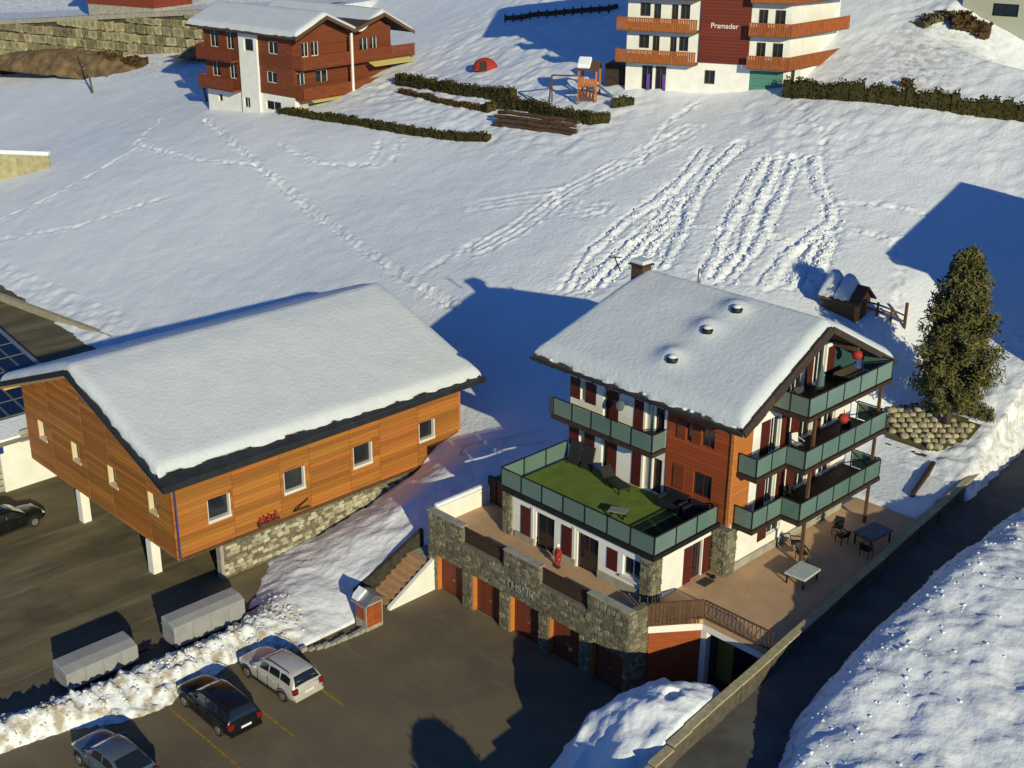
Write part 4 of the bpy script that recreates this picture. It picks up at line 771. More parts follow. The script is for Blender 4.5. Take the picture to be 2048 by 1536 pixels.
# ------------------------------------------------------------------ cars
def paint(name, c, rough=.25, metal=.3): return mat(name, c, rough, metal=metal, spec=.5, noise=.12, nscale=1.5)
def car(label, loc, rz, pm, roof_m=None, L=4.5, W=1.78, H=1.48, wagon=True, rails=True):
    t = thing('parked_car', label, 'car', loc, rz, 'cars parked round the buildings', local=True)
    k = L / 4.5; h = H / 1.48; w2 = W / 2
    st = [(-2.25, .42, .80, .86), (-2.2, .32, .92, .94), (-2.0, .24, .97, .985), (-1.5, .2, .97, 1), (-.6, .2, .95, 1), (.4, .2, .93, 1), (1.1, .2, .91, .99), (1.6, .21, .86, .97), (2.0, .24, .78, .92), (2.18, .32, .70, .84), (2.25, .42, .60, .74)]
    mb = MB(); n = 11
    for x, zb, zt, s in st:
        w = w2 * s; sec = [(-w * .86, zb), (-w * .97, zb + .1), (-w, (zb + zt) / 2), (-w * .985, zt - .14), (-w * .90, zt - .02), (0, zt + .025), (w * .90, zt - .02), (w * .985, zt - .14), (w, (zb + zt) / 2), (w * .97, zb + .1), (w * .86, zb)]
        mb.v += [(x * k, y, z * h) for y, z in sec]
    for i in range(len(st) - 1):
        for j in range(n): mb.f.append((i * n + j, (i + 1) * n + j, (i + 1) * n + (j + 1) % n, i * n + (j + 1) % n))
    mb.f.append(tuple(range(n))); mb.f.append(tuple(range((len(st) - 1) * n, len(st) * n))[::-1])
    body = obj('body', mb, pm, t, smooth=True)
    sm = body.modifiers.new('sub', 'SUBSURF'); sm.levels = 1; sm.render_levels = 1
    cs = [(-2.17, 0.03), (-2.05, .26), (-1.88, .44), (-1.6, .52), (-.6, .545), (.0, .53), (.32, .46), (.7, .26), (1.08, .02)] if wagon else [(-2.0, .02), (-1.55, .24), (-1.05, .46), (-.6, .53), (-.1, .53), (.3, .46), (.7, .25), (1.08, .02)]
    def cab(x):
        hh = np.interp(x, [c[0] for c in cs], [c[1] for c in cs]); zb = np.interp(x, [s[0] for s in st], [s[2] for s in st]) - .05
        return zb, zb + hh + .05, w2 * .93, w2 * (.93 - .22 * min(1, hh / .5))
    mb = MB(); n = 7
    for x, _ in cs:
        zb, zt, wb, wt = cab(x); mb.v += [(x * k, y, z * h) for y, z in ((-wb, zb), (-(wb * .35 + wt * .65), zb + (zt - zb) * .68), (-wt, zt - .07 * min(1, (zt - zb) / .3)), (-wt * .7, zt), (0, zt + .015), (wt * .7, zt), (wt, zt - .07 * min(1, (zt - zb) / .3)), ((wb * .35 + wt * .65), zb + (zt - zb) * .68), (wb, zb))]
    n = 9
    for i in range(len(cs) - 1):
        for j in range(n - 1): mb.f.append((i * n + j, (i + 1) * n + j, (i + 1) * n + j + 1, i * n + j + 1))
    mb.f.append(tuple(range(n))); mb.f.append(tuple(range((len(cs) - 1) * n, len(cs) * n))[::-1])
    obj('cabin', mb, roof_m or pm, t, smooth=True)
    def side(x, f, s):
        zb, zt, wb, wt = cab(x); return (x * k, s * ((wb + (wb * .35 + wt * .65 - wb) * f / .68 if f < .68 else wb * .35 + wt * .65 + (wt - wb * .35 - wt * .65) * (f - .68) / .32) + .012), (zb + (zt - zb) * f) * h)
    for s in (-1, 1):
        for x0, x1 in (((-1.85, -1.15), (-1.08, -.32), (-.25, .42)) if wagon else ((-1.25, -.45), (-.38, .42))):
            pts = [side(x0, .28, s), side(x1, .28, s), side(x1 - (.0 if x1 < .3 else .10), .80, s), side((x0 + x1) / 2, .84, s), side(x0 + .04, .84, s)]
            obj('side_window', MB().slab(pts, (0, -s * .01, 0)), GLASSW, t)
        for q in (.5, -.28, -1.12): obj('door_seam', MB().box(q * k - .008, q * k + .008, *sorted((s * w2 * .97, s * (w2 * 1.004))), .36 * h, .86 * h), PLASTIC, t)
        obj('sill', MB().box(-1.0 * k, 1.0 * k, *sorted((s * w2 * .93, s * w2 * 1.008)), .2 * h, .31 * h), PLASTIC, t, bevel=.02)
        for q in (.25, -.6): obj('door_handle', MB().box(q * k - .1, q * k + .1, *sorted((s * w2 * .98, s * w2 * 1.025)), .76 * h, .80 * h), pm, t)
        obj('wing_mirror', MB().box(.55 * k, .75 * k, *sorted((s * w2 * .98, s * (w2 + .13))), .95 * h, 1.07 * h), pm, t, bevel=.03)
        obj('headlight', MB().box(2.02 * k, 2.14 * k, *sorted((s * w2 * .5, s * w2 * .86)), .60 * h, .72 * h), mat('lamp_glass', (.5, .52, .55), .1), t, bevel=.03)
        obj('tail_light', MB().box(-2.255 * k, -2.08 * k, *sorted((s * w2 * .66, s * w2 * .955)), .70 * h, .98 * h), REDL, t, bevel=.03)
        if rails: obj('roof_rail', MB().tube([(-1.6 * k, s * w2 * .66, 1.50 * h), (-1.5 * k, s * w2 * .66, 1.545 * h), (-.2 * k, s * w2 * .66, 1.545 * h), (.1 * k, s * w2 * .66, 1.48 * h)], .022, 6), DARKM, t)
        for x in (-1.35, 1.38):
            ty = MB().lathe([(.18, -.1), (.30, -.1), (.325, -.07), (.325, .07), (.30, .1), (.18, .1)], (0, 0, 0), 18); M_ = Matrix.Translation((x * k, s * (w2 - .09), .325)) @ Matrix.Rotation(R_(90), 4, 'X'); ty.v = [tuple(M_ @ Vector(v)) for v in ty.v]
            wo = obj('wheel', ty, RUBBER, t, smooth=False); ri = MB().lathe([(.03, -.085), (.2, -.09), (.21, -.06), (.21, .06), (.2, .09), (.03, .085)], (0, 0, 0), 14); ri.v = [tuple(M_ @ (Vector(v) * 1.0 + Vector((0, 0, 0)))) for v in ri.v]; ri.v = [(a, b + s * .02, c) for a, b, c in ri.v]
            obj('rim', ri, GREYM, wo)
            obj('wheel_arch', MB().tube([(x * k + .40 * math.cos(a), s * (w2 * .985), .33 + .38 * math.sin(a)) for a in [math.pi * q / 8 for q in range(9)]], .035, 5), PLASTIC, t)
    def strip(name, x0, x1, fr, m_):
        vs = []; N = 5
        for q in range(N):
            x = x0 + (x1 - x0) * q / (N - 1); zb, zt, wb, wt = cab(x); ww = (wb if zt - zb < .25 else wt) * fr
            vs += [(x * k, -ww, (zt + .004) * h), (x * k, 0, (zt + .028) * h), (x * k, ww, (zt + .004) * h)]
        obj(name, MB().poly(vs, [(3 * a + b, 3 * a + b + 1, 3 * a + b + 4, 3 * a + b + 3) for a in range(N - 1) for b in range(2)]), m_, t)
    strip('windscreen', .98, .30, .90, GLASSW)
    strip('rear_window', -2.13 if wagon else -1.9, -1.88 if wagon else -1.1, .86, GLASSW)
    obj('number_plate', B(-2.275 * k, -2.262 * k, -.26, .26, .62 * h, .73 * h), mat('plate_white', (.7, .7, .68), .4), t)
    obj('rear_bumper', MB().box(-2.29 * k, -2.16 * k, -w2 * .9, w2 * .9, .34 * h, .5 * h), pm, t, bevel=.04)
    return t
SILVER = paint('pearl_paint', (.60, .58, .54)); BLACKP = paint('black_paint', (.012, .013, .016), .18); BLUEP = paint('blue_grey_paint', (.10, .13, .18)); DKP = paint('dark_green_black_paint', (.010, .014, .014), .2)
car('white estate car with roof rails parked nearest the garages', (-11.5, -13.05, -3.6), math.pi + .04, SILVER, H=1.5)
car('black estate car parked between the white and the blue car', (-11.4, -16.45, -3.6), math.pi - .01, BLACKP, L=4.7, W=1.8)
car('blue grey car cut off by the bottom edge of the picture', (-11.0, -21.75, -3.6), math.pi + .05, BLUEP, wagon=False, rails=False)
car('dark car in the yard beside the white workshop', (-34.6, -16.0, -3.6), math.pi / 2 + .1, DKP, L=4.4)
# yellow bay lines
for k, (y, x0, x1) in enumerate(((-17.85, -13.3, -7.4), (-14.95, -12.8, -7.7), (-12.0, -12.4, -8.0))):
    l_ = struct('bay_line', B(x0, x1, y - .05, y + .05, -3.598, -3.594), YELLOW); l_['label'] = 'yellow parking bay line on the asphalt'
# ------------------------------------------------------------------ covered trailers
def trailer(label, x0, x1, y0, y1, top):
    t = thing('box_trailer', label, 'trailer', ((x0 + x1) / 2, (y0 + y1) / 2, -3.6), group='grey box trailers in the yard')
    xm = (x0 + x1) / 2
    obj('cover', MB().slab([(x0, y0, -3.15), (x1, y0, -3.15), (x1, y0, top - .18), (xm + .12, y0, top - .02), (x0, y0, top)], (0, y1 - y0, 0)), TARP, t, bevel=.05)
    obj('chassis', B(x0 + .08, x1 - .08, y0 + .1, y1 - .1, -3.3, -3.155), DARKM, t); obj('drawbar', MB().bar((xm, y1 - .1, -3.22), (xm, y1 + 1.1, -3.2), .09), DARKM, t)
    obj('tail_lamp', MB().box(x0 + .05, x0 + .2, y0 - .03, y0 - .005, -3.12, -3.02), REDL, t); obj('tail_lamp', MB().box(x1 - .2, x1 - .05, y0 - .03, y0 - .005, -3.12, -3.02), REDL, t)
    for q in range(1, 4): obj('seam', MB().slab([(x1 + .004, y0 + q * (y1 - y0) / 4, -3.12), (x1 + .004, y0 + q * (y1 - y0) / 4 + .03, -3.12), (x1 + .004, y0 + q * (y1 - y0) / 4 + .03, top - .22), (x1 + .004, y0 + q * (y1 - y0) / 4, top - .22)], (.008, 0, 0)), mat('strap', (.2, .2, .2), .6), t)
    obj('rim_strap', MB().slab([(x0 - .02, y0 - .01, top - .42), (x1 + .02, y0 - .01, top - .55), (x1 + .02, y0 - .01, top - .50), (x0 - .02, y0 - .01, top - .37)], (0, -.01, 0)), mat('strap', (.2, .2, .2), .6), t)
    for s in (x0 - .02, x1 + .02):
        ty = MB().lathe([(.12, -.08), (.25, -.08), (.25, .08), (.12, .08)], (0, 0, 0), 14); M_ = Matrix.Translation((s, (y0 + y1) / 2, -3.35)) @ Matrix.Rotation(R_(90), 4, 'Y'); ty.v = [tuple(M_ @ Vector(v)) for v in ty.v]; obj('wheel', ty, RUBBER, t)
trailer('grey box trailer nearer the camera, beside the snow bank', -18.35, -16.98, -20.85, -17.25, -2.1)
trailer('grey box trailer at the corner of the barn stone base', -17.85, -16.65, -15.5, -11.5, -1.85)
# ------------------------------------------------------------------ road wall and lot corner
rw = thing('road_wall', 'long low concrete wall between the terrace and the lane', 'wall', (6.4, 0, -0.6))
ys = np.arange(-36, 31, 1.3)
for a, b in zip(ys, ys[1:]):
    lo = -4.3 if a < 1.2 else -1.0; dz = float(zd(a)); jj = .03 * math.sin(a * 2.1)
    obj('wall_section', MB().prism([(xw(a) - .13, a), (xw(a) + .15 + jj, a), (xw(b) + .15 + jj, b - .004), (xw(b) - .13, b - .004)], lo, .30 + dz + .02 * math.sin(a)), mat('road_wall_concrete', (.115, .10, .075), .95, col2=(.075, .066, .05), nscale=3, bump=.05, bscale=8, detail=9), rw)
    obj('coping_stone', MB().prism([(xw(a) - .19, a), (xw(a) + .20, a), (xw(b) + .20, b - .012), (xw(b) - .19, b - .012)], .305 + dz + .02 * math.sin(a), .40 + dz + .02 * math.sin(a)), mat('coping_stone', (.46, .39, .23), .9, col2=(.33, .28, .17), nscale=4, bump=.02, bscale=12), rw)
def mound(name, cx, cy, rx, ry, h, z0, seed, rot=0, n=(70, 70), material=SNOW, lump=.5, sharp=1.6, clip=None):
    vs = []; fs = []; nx, ny = n
    u = np.linspace(-1.15, 1.15, nx); v = np.linspace(-1.15, 1.15, ny); U, V = np.meshgrid(u, v); X = cx + (U * rx) * math.cos(rot) - (V * ry) * math.sin(rot); Y = cy + (U * rx) * math.sin(rot) + (V * ry) * math.cos(rot)
    r = np.hypot(U, V) + .16 * fbm(X * .7, Y * .7, seed, 3); Z = z0 - .1 + h * np.clip(1 - r ** sharp, -.2, 1) + lump * .3 * fbm(X * 1.5, Y * 1.5, seed + 3, 4) * np.clip(1.3 - r, 0, 1) + lump * .16 * np.abs(fbm(X * 3.2, Y * 3.2, seed + 6, 3)) * np.clip(1.2 - r, 0, 1)
    if clip is not None: Z = np.where(X > clip(Y), -4.4, Z); X = np.minimum(X, clip(Y))
    mb = MB(); mb.v = [tuple(p) for p in np.stack([X, Y, Z], -1).reshape(-1, 3).tolist()]
    mb.f = [(j * nx + i, j * nx + i + 1, (j + 1) * nx + i + 1, (j + 1) * nx + i) for j in range(ny - 1) for i in range(nx - 1)]
    o = obj(name, mb, material, None, smooth=True); o['kind'] = 'structure'; return o
mound('snow_pile', 5.5, -5.4, 4.9, 5.6, 4.5, -3.6, 400, rot=.1, n=(110, 130), sharp=1.9, clip=lambda y: xw(y) - .2)['label'] = 'heap of ploughed snow in the corner of the car park'
# ------------------------------------------------------------------ stairs, cabinet
STR = thing('stairway', 'flight of tan steps beside the first garage', 'stairs', (-13.6, -4, -3.6))
for k in range(8):
    obj('step', B(-14.55, -12.98, -5.25 + k * .36, -4.86 + k * .36, -3.62, -3.6 + (k + 1) * .2), mat('step_stone', (.50, .30, .15), .85, col2=(.40, .24, .13), nscale=3), STR)
obj('string_wall', MB().slab([(-12.97, -5.4, -3.6), (-12.97, -2.32, -3.6), (-12.97, -2.32, -1.75), (-12.97, -5.4, -3.45)], (.22, 0, 0)), WHITE, STR)
obj('retaining_wall', MB().slab([(-14.82, -6.2, -3.6), (-14.82, -1.5, -3.6), (-14.82, -1.5, -1.0), (-14.82, -6.2, -2.9)], (.24, 0, 0)), mat('dark_sleepers', (.05, .045, .035), .9, noise=.5, nscale=3), STR, label='dark timber retaining wall beside the steps')
obj('landing', B(-14.55, -13.22, -2.35, 1.9, -2.2, -2.0), CONCRETE, STR)
CB = thing('meter_cabinet', 'small wooden cabinet with pitched roof at the car park edge', 'cabinet', (-12.3, -7.0, -3.6))
obj('case', MB().box(-12.85, -12.0, -7.5, -6.45, -3.6, -2.1), CONCRETE, CB); obj('door', B(-11.995, -11.95, -7.05, -6.55, -3.35, -2.2), WOOD_HOT, CB); obj('door', B(-11.995, -11.95, -7.45, -7.1, -3.35, -2.2), WOOD_HOT, CB); obj('side_board', B(-12.75, -12.1, -7.54, -7.505, -3.0, -2.2), WOOD_HOT, CB)
obj('roof', MB().slab([(-13.0, -7.68, -2.12), (-13.0, -6.98, -1.72), (-13.0, -6.28, -2.12), (-13.0, -6.28, -2.04), (-13.0, -6.98, -1.63), (-13.0, -7.68, -2.04)], (1.15, 0, 0)), GREYM, CB); obj('roof_snow', MB().slab([(-13.0, -7.6, -2.0), (-13.0, -6.98, -1.62), (-13.0, -7.1, -1.5), (-13.0, -7.5, -1.78)], (.5, 0, 0)), SNOW, CB)
# rough kerb stones at the toe of the ploughed snow
kb = thing('kerb', 'rough stone kerb along the snowy edge of the car park', 'kerb', (-12.5, -9, -3.6))
for k in range(14):
    y = -11.6 + k * .34; xx = np.interp(y, [-13, -10, -8], [-13.9, -12.35, -12.15])
    piece('kerb_stone', CONCRETE, kb, xx - .12, xx + .1, y, y + .31, -3.62, -3.6 + .12 + .05 * (k % 3)).rotation_euler = (0, 0, .15 * math.sin(k * 3))
# ------------------------------------------------------------------ vegetation
def leaf_cloud(mb, c, r, n, size, rnd, flat=1.0):
    for _ in range(n):
        d = Vector((rnd.gauss(0, 1), rnd.gauss(0, 1), rnd.gauss(0, 1))).normalized() * (rnd.random() ** .4); p = Vector(c) + Vector((d.x * r, d.y * r, d.z * r * flat))
        a = Vector((rnd.gauss(0, 1), rnd.gauss(0, 1), rnd.gauss(0, 1) + .4)).normalized(); b = a.cross(Vector((rnd.gauss(0, 1), rnd.gauss(0, 1), rnd.gauss(0, 1)))).normalized(); s = size * rnd.uniform(.6, 1.4)
        mb.poly([p - a * s * .5 - b * s * .18, p - a * s * .5 + b * s * .18, p + a * s * .5 + b * s * .1, p + a * s * .5 - b * s * .1], [(0, 1, 2, 3)])
def conifer(label, x, y, z, h, rad, seed, nb=150, leaf=.42, per=34, group=None, mname=None, base=.1, taper=.9, cat='tree', name='pine_tree'):
    rnd = random.Random(seed); t = thing(name, label, cat, (x, y, z), group=group)
    obj('trunk', MB().tube([(x, y, z - .4), (x + .05, y, z + h * .4), (x - .04, y + .03, z + h * .96)], [h * .018 + .05, h * .012 + .03, .02], 8), BARK, t, smooth=True)
    br = MB(); cr = MB()
    for k in range(nb):
        f = base + (1 - base) * (k + rnd.random()) / nb; ang = k * 2.4 + rnd.uniform(-.5, .5)
        env = min(1, (f - base + .06) / .16) ** .7 * (1 - max(0, (f - .3) / .7) ** 1.7) ** taper; L = rad * env * rnd.uniform(.62, 1.18) + .12
        zb = z + h * f; tip = Vector((x + math.cos(ang) * L, y + math.sin(ang) * L, zb + L * rnd.uniform(.15, .55))); a = Vector((x, y, zb - .1))
        br.tube([a, a.lerp(tip, .6) + Vector((0, 0, -.05 * L)), tip], [.045, .03, .012], 5)
        m_ = 3 if L > 1.2 else 2
        for q in range(m_):
            p = a.lerp(tip, .5 + .5 * (q + 1) / m_) + Vector((rnd.uniform(-.2, .2), rnd.uniform(-.2, .2), rnd.uniform(-.1, .15))) * min(1, rad)
            leaf_cloud(cr, p, .40 * (rad / 2.2) ** .5, per // m_, leaf, rnd, 1.3)
    obj('branches', br, BARK, t); obj('crown', cr, NEEDLE, t, label='dense dark green needles in uneven clumps', kind='stuff')
    return t
conifer('tall broad pine growing in the stone garden beside the hotel', 0.55, 26.4, 1.1, 10.9, 1.95, 5, nb=240, per=110, leaf=.24, base=.13, taper=.85)
for k, (x, y) in enumerate(((0.75, 27.67), (1.18, 27.81), (1.79, 27.85), (2.27, 27.89))):
    conifer(['tallest of the small conifers, right beside the pine trunk', 'small conifer second from the pine trunk', 'small conifer third from the pine trunk', 'small conifer farthest from the pine trunk, by the snow bank'][k], x, y, H1(x, y), (1.25, 1.15, .9, .85)[k], .32, 20 + k, nb=26, per=14, leaf=.14, group='small conifers behind the stone garden', name='small_conifer', cat='shrub')
def hedge(label, pts, w, h, seed, material=HEDGE, dens=120, name='hedge', cat='hedge', leaf=.22, zoff=-.1):
    rnd = random.Random(seed); P = [Vector((x, y, 0)) for x, y in pts]; o0 = (pts[0][0], pts[0][1], H1(*pts[0]))
    if isinstance(label, list): label = label[0]
    t = thing(name, label, cat, o0); lf = MB(); core = MB()
    for a, b in zip(P, P[1:]):
        L = (b - a).length; d = (b - a) / L; nrm = Vector((-d.y, d.x, 0)); n = max(2, int(L / .5))
        for k in range(n):
            c = a + d * (L * (k + .5) / n); z = H1(c.x, c.y) + zoff; hh = h * rnd.uniform(.72, 1.12); ww = w * rnd.uniform(.75, 1.12)
            p0 = a + d * (L * k / n); p1 = a + d * (L * (k + 1) / n); e = nrm * (ww * .40)
            core.poly([p0 - e + Vector((0, 0, z)), p1 - e + Vector((0, 0, z)), p1 + e + Vector((0, 0, z)), p0 + e + Vector((0, 0, z)), p0 - e * .9 + Vector((0, 0, z + hh * .9)), p1 - e * .9 + Vector((0, 0, z + hh * .9)), p1 + e * .9 + Vector((0, 0, z + hh * .9)), p0 + e * .9 + Vector((0, 0, z + hh * .9))], [(0, 3, 2, 1), (4, 5, 6, 7), (0, 1, 5, 4), (1, 2, 6, 5), (2, 3, 7, 6), (3, 0, 4, 7)])
            for _ in range(int(dens * .5)):
                u, v, q = rnd.uniform(-.5, .5), rnd.uniform(0, 1), rnd.uniform(-.5, .5)
                if rnd.random() < .45: v = 1
                elif rnd.random() < .8: q = rnd.choice((-.5, .5))
                p = c + d * (u * L / n * 1.1) + nrm * (q * ww) + Vector((0, 0, z + v * hh * rnd.uniform(.9, 1.1)))
                a1 = Vector((rnd.gauss(0, 1), rnd.gauss(0, 1), rnd.gauss(0, 1))).normalized(); b1 = a1.cross(Vector((rnd.gauss(0, 1), rnd.gauss(0, 1), .3))).normalized(); s = leaf * rnd.uniform(.6, 1.3)
                lf.poly([p - a1 * s * .5, p + b1 * s * .3, p + a1 * s * .5, p - b1 * s * .3], [(0, 1, 2, 3)])
    obj('hedge_core', core, material, t); obj('leaves', lf, material, t, kind='stuff')
hedge('long clipped dark hedge below the left chalet', [(-81.6, 36.3), (-76, 36.4), (-70.2, 36.6), (-62.7, 36.7), (-56, 37.3), (-51.4, 38.0)], .9, .75, 1)
hedge('straight dark hedge running from the left chalet terrace', [(-74.8, 46.8), (-64.7, 45.2), (-55.3, 44.9)], 1.1, 1.1, 2)
hedge('brown dry hedge under the straight dark hedge', [(-71.5, 44.3), (-64, 43.0), (-56.5, 42.7)], .6, .55, 3, HEDGE_BR)
hedge('curved green hedge around the play tower garden', [(-56.4, 42.2), (-56.0, 43.6), (-52.5, 43.6), (-47.5, 42.8), (-43.2, 42.9), (-42.0, 43.6)], 1.0, 1.1, 4)
hedge('short green hedge stub left of the right chalet', [(-43.6, 45.6), (-42.2, 47.0)], .8, .8, 5)
hedge('long dark hedge running to the right from the teal garage door', [(-31.0, 53.6), (-25.1, 54.5), (-19.2, 56.3), (-12, 58.8), (-5, 61)], 1.1, 1.5, 6)
hedge('small snowy bush above the right hand hedge', [(-22.9, 58.6), (-22.0, 58.9)], 1.0, .8, 7, HEDGE_BR, dens=40, name='bush', cat='bush', leaf=.3)
hedge('dry brown scrub on the bank top right', [(-25.6, 71.0), (-24.0, 72.3), (-22.6, 72.8)], 2.0, 1.4, 8, HEDGE_BR, dens=110, name='bush', cat='bush', leaf=.4)
hedge('thin olive scrub melting out of the snow on the bank', [(-27.6, 69.0), (-26.4, 72.0)], 2.2, .5, 9, mat('olive_scrub', (.12, .10, .05), .9, noise=.4), dens=26, name='bush', cat='bush', leaf=.5)
def bare_tree(label, x, y, h, seed):
    rnd = random.Random(seed); z = H1(x, y); t = thing('bare_tree', label, 'tree', (x, y, z)); obj('trunk', MB().tube([(x, y, z - .3), (x - .3, y - .2, z + h * .5), (x - .6, y - .4, z + h)], [.16, .11, .03], 6), BARK, t)
    for k in range(16):
        f = rnd.uniform(.3, .95); a = Vector((x - .6 * f, y - .4 * f, z + h * f)); ang = rnd.uniform(0, 6.28); L = h * .28 * (1.2 - f); b = a + Vector((math.cos(ang) * L, math.sin(ang) * L, L * .8))
        obj('branch', MB().tube([a, a.lerp(b, .5) + Vector((0, 0, -.1)), b], [.05, .03, .01], 5).tube([a.lerp(b, .6), a.lerp(b, .6) + Vector((math.cos(ang + 1) * L * .4, math.sin(ang + 1) * L * .4, L * .4))], [.025, .008], 4), BARK, t)
bare_tree('leafless young tree in front of the far stone wall', -123.2, 36.1, 7.0, 3)
bare_tree('thin leafless sapling on the bank left of the chalet', -97.5, 37.2, 3.2, 4)
# roadside shrub that throws the round shadow on the car park (outside the picture)
RSB = thing('roadside_shrub', 'rounded evergreen shrub beside the lane above the car park', 'shrub', (9.9, -16.0, -1)); lf = MB(); rnd = random.Random(4)
leaf_cloud(lf, (9.9, -16.0, .3), 1.48, 900, .22, rnd); obj('leaves', lf, HEDGE, RSB, kind='stuff'); obj('core', MB().lathe([(.25, -1.9), (.5, -1.3), (1.15, -.8), (1.4, 0), (1.2, .7), (.7, 1.2), (.1, 1.4)], (9.9, -16.0, .3), 14), HEDGE, RSB, smooth=True)
# ------------------------------------------------------------------ stone garden under the pine
RG = thing('rock_garden', 'sloping bed of round pale stones at the foot of the pine', 'rock garden', (0, 25, .8))
ST = [(-1.64, 27.34), (-2.84, 26.06), (-2.49, 26.43), (-2.04, 26.62), (-1.6, 26.81), (-1.2, 27.09), (-2.4, 25.82), (-2.0, 26.1), (-1.6, 26.38), (-1.16, 26.56), (-0.73, 26.75), (-0.29, 26.94), (-2.36, 25.3), (-1.96, 25.58), (-1.52, 25.77), (-1.13, 26.04), (-0.69, 26.23), (-0.3, 26.5), (0.14, 26.68), (0.57, 26.86), (-1.87, 24.97), (-1.48, 25.25), (-1.04, 25.44), (-0.65, 25.71), (-0.26, 25.98), (0.17, 26.16), (0.6, 26.34), (0.99, 26.61), (1.42, 26.79), (1.84, 26.96), (-1.79, 24.37), (-1.39, 24.65), (-1.0, 24.92), (-0.57, 25.1), (-0.18, 25.37), (0.21, 25.64), (0.64, 25.82), (1.03, 26.09), (1.45, 26.26), (1.84, 26.53), (-0.92, 24.32), (-0.53, 24.59), (-0.1, 24.77), (0.29, 25.03), (0.68, 25.3), (1.1, 25.48), (1.49, 25.74), (1.87, 26.0), (-0.06, 24.25), (0.33, 24.52), (0.75, 24.7), (1.14, 24.96), (1.52, 25.22), (0.79, 24.18), (1.22, 24.36)]
GST = mat('garden_stone', (.42, .37, .24), .9, col2=(.28, .25, .16), nscale=6, per_obj=.3, bump=.02, bscale=12)
gs = MB().lathe([(.05, -.2), (.22, -.16), (.27, 0), (.25, .1), (.16, .17), (.04, .18)], (0, 0, 0), 9).mesh('garden_stone'); gs.materials.append(GST)
bed = MB()
q_ = [(-3.1, 26.2), (-1.7, 27.9), (0.6, 27.5), (2.3, 27.3), (2.3, 26.0), (1.3, 23.9), (-.2, 23.7), (-2.0, 23.9)]
n_ = 26; bx0, bx1, by0, by1 = -3.2, 2.5, 23.6, 28.0
vs = []; fs = []
for j in range(n_ + 1):
    for i in range(n_ + 1): xx, yy = bx0 + (bx1 - bx0) * i / n_, by0 + (by1 - by0) * j / n_; vs.append((xx, yy, float(base_h(np.array([xx]), np.array([yy]))[0]) + .16))
def inpoly(x, y, P):
    c = False
    for (a, b), (p, q) in zip(P, P[1:] + P[:1]):
        if (b > y) != (q > y) and x < (p - a) * (y - b) / (q - b) + a: c = not c
    return c
for j in range(n_):
    for i in range(n_):
        if inpoly(bx0 + (bx1 - bx0) * (i + .5) / n_, by0 + (by1 - by0) * (j + .5) / n_, q_): fs.append((j * (n_ + 1) + i, j * (n_ + 1) + i + 1, (j + 1) * (n_ + 1) + i + 1, (j + 1) * (n_ + 1) + i))
bed.poly(vs, fs); obj('soil_bed', bed, mat('garden_soil', (.13, .11, .05), .95, noise=.5, nscale=5, bump=.04, bscale=12), RG)
for x, y in ST:
    o = bpy.data.objects.new('stone', gs); COL.objects.link(o); o.parent = RG; s = random.uniform(.8, 1.15); o.location = (x + random.uniform(-.04, .04), y - 25 + random.uniform(-.04, .04), float(base_h(np.array([x]), np.array([y]))[0]) + .2 - .8); o.scale = (s, s * random.uniform(.85, 1.1), s * .9); o.rotation_euler = (.15, random.uniform(-.1, .1), random.uniform(0, 6))
LWL = thing('garden_wall', 'low dark stone wall holding up the round stone garden', 'wall', (0, 23.4, .2))
for k in range(9):
    x0 = -2.0 + k * .37; piece('wall_stone', mat('dark_stone', (.10, .085, .06), .9, noise=.4, nscale=4, per_obj=.3), LWL, x0, x0 + .35, 23.35 + .02 * k, 23.75 + .02 * k, -.1, .52 + .05 * (k % 2))
dw = thing('timber_edging', 'dark sleeper edging across the shaded snow beside the terrace', 'edging', (2, 21, .1)); obj('sleeper', MB().slab([(2.55, 19.0, 0), (2.75, 19.05, 0), (1.75, 23.2, .2), (1.5, 23.2, .2)], (0, 0, .38)), WOOD_DK, dw)
# ------------------------------------------------------------------ chalets on the slope
def wood_rail(parent, a, b, z, h=.95, mat_=None, n=None):
    """boarded balcony front: cap, boards"""
    a = Vector(a); b = Vector(b); L = (b - a).length; d = (b - a) / L; nr = Vector((d.y, -d.x, 0))
    r = obj('balcony_front', MB().bar((a.x, a.y, z + h), (b.x, b.y, z + h), .12, .07).bar((a.x, a.y, z + .1), (b.x, b.y, z + .1), .05, .08), mat_ or WOOD_RED, parent)
    n = n or max(2, int(L / .2)); st = MB()
    for k in range(n):
        p = a + d * (L * (k + .08) / n); q = a + d * (L * (k + .92) / n); o_ = nr * (.012 * (k % 2)); st.slab([(p.x + o_.x, p.y + o_.y, z - .12), (q.x + o_.x, q.y + o_.y, z - .12), (q.x + o_.x, q.y + o_.y, z + h - .04), (p.x + o_.x, p.y + o_.y, z + h - .04)], nr * .03)
    obj('boards', st, mat_ or WOOD_RED, r, kind='stuff'); return r
LC = thing('left_chalet', 'red timber and white chalet with two snowy gables and wooden balconies', 'chalet', (-79.3, 36.6, 7.7), R_(96))
h1 = [(1.2, 2.2, 6.0, 7.5), (2.5, 3.6, 6.0, 7.5), (.4, 1.5, 3.2, 4.5), (3.0, 4.7, 3.2, 4.5), (9.4, 10.7, 5.9, 7.3), (11.0, 12.1, 5.9, 7.3)]
mb = MB(); wall(mb, 'y', 0, .3, 0, 14.2, 2.0, 8.3, h1); mb.slab([(0, .05, 8.303), (7, .05, 8.303), (3.4, .05, 10.0)], (0, .2, 0)); mb.slab([(7.4, .05, 8.303), (14.0, .05, 8.0), (11.6, .05, 9.6)], (0, .2, 0))
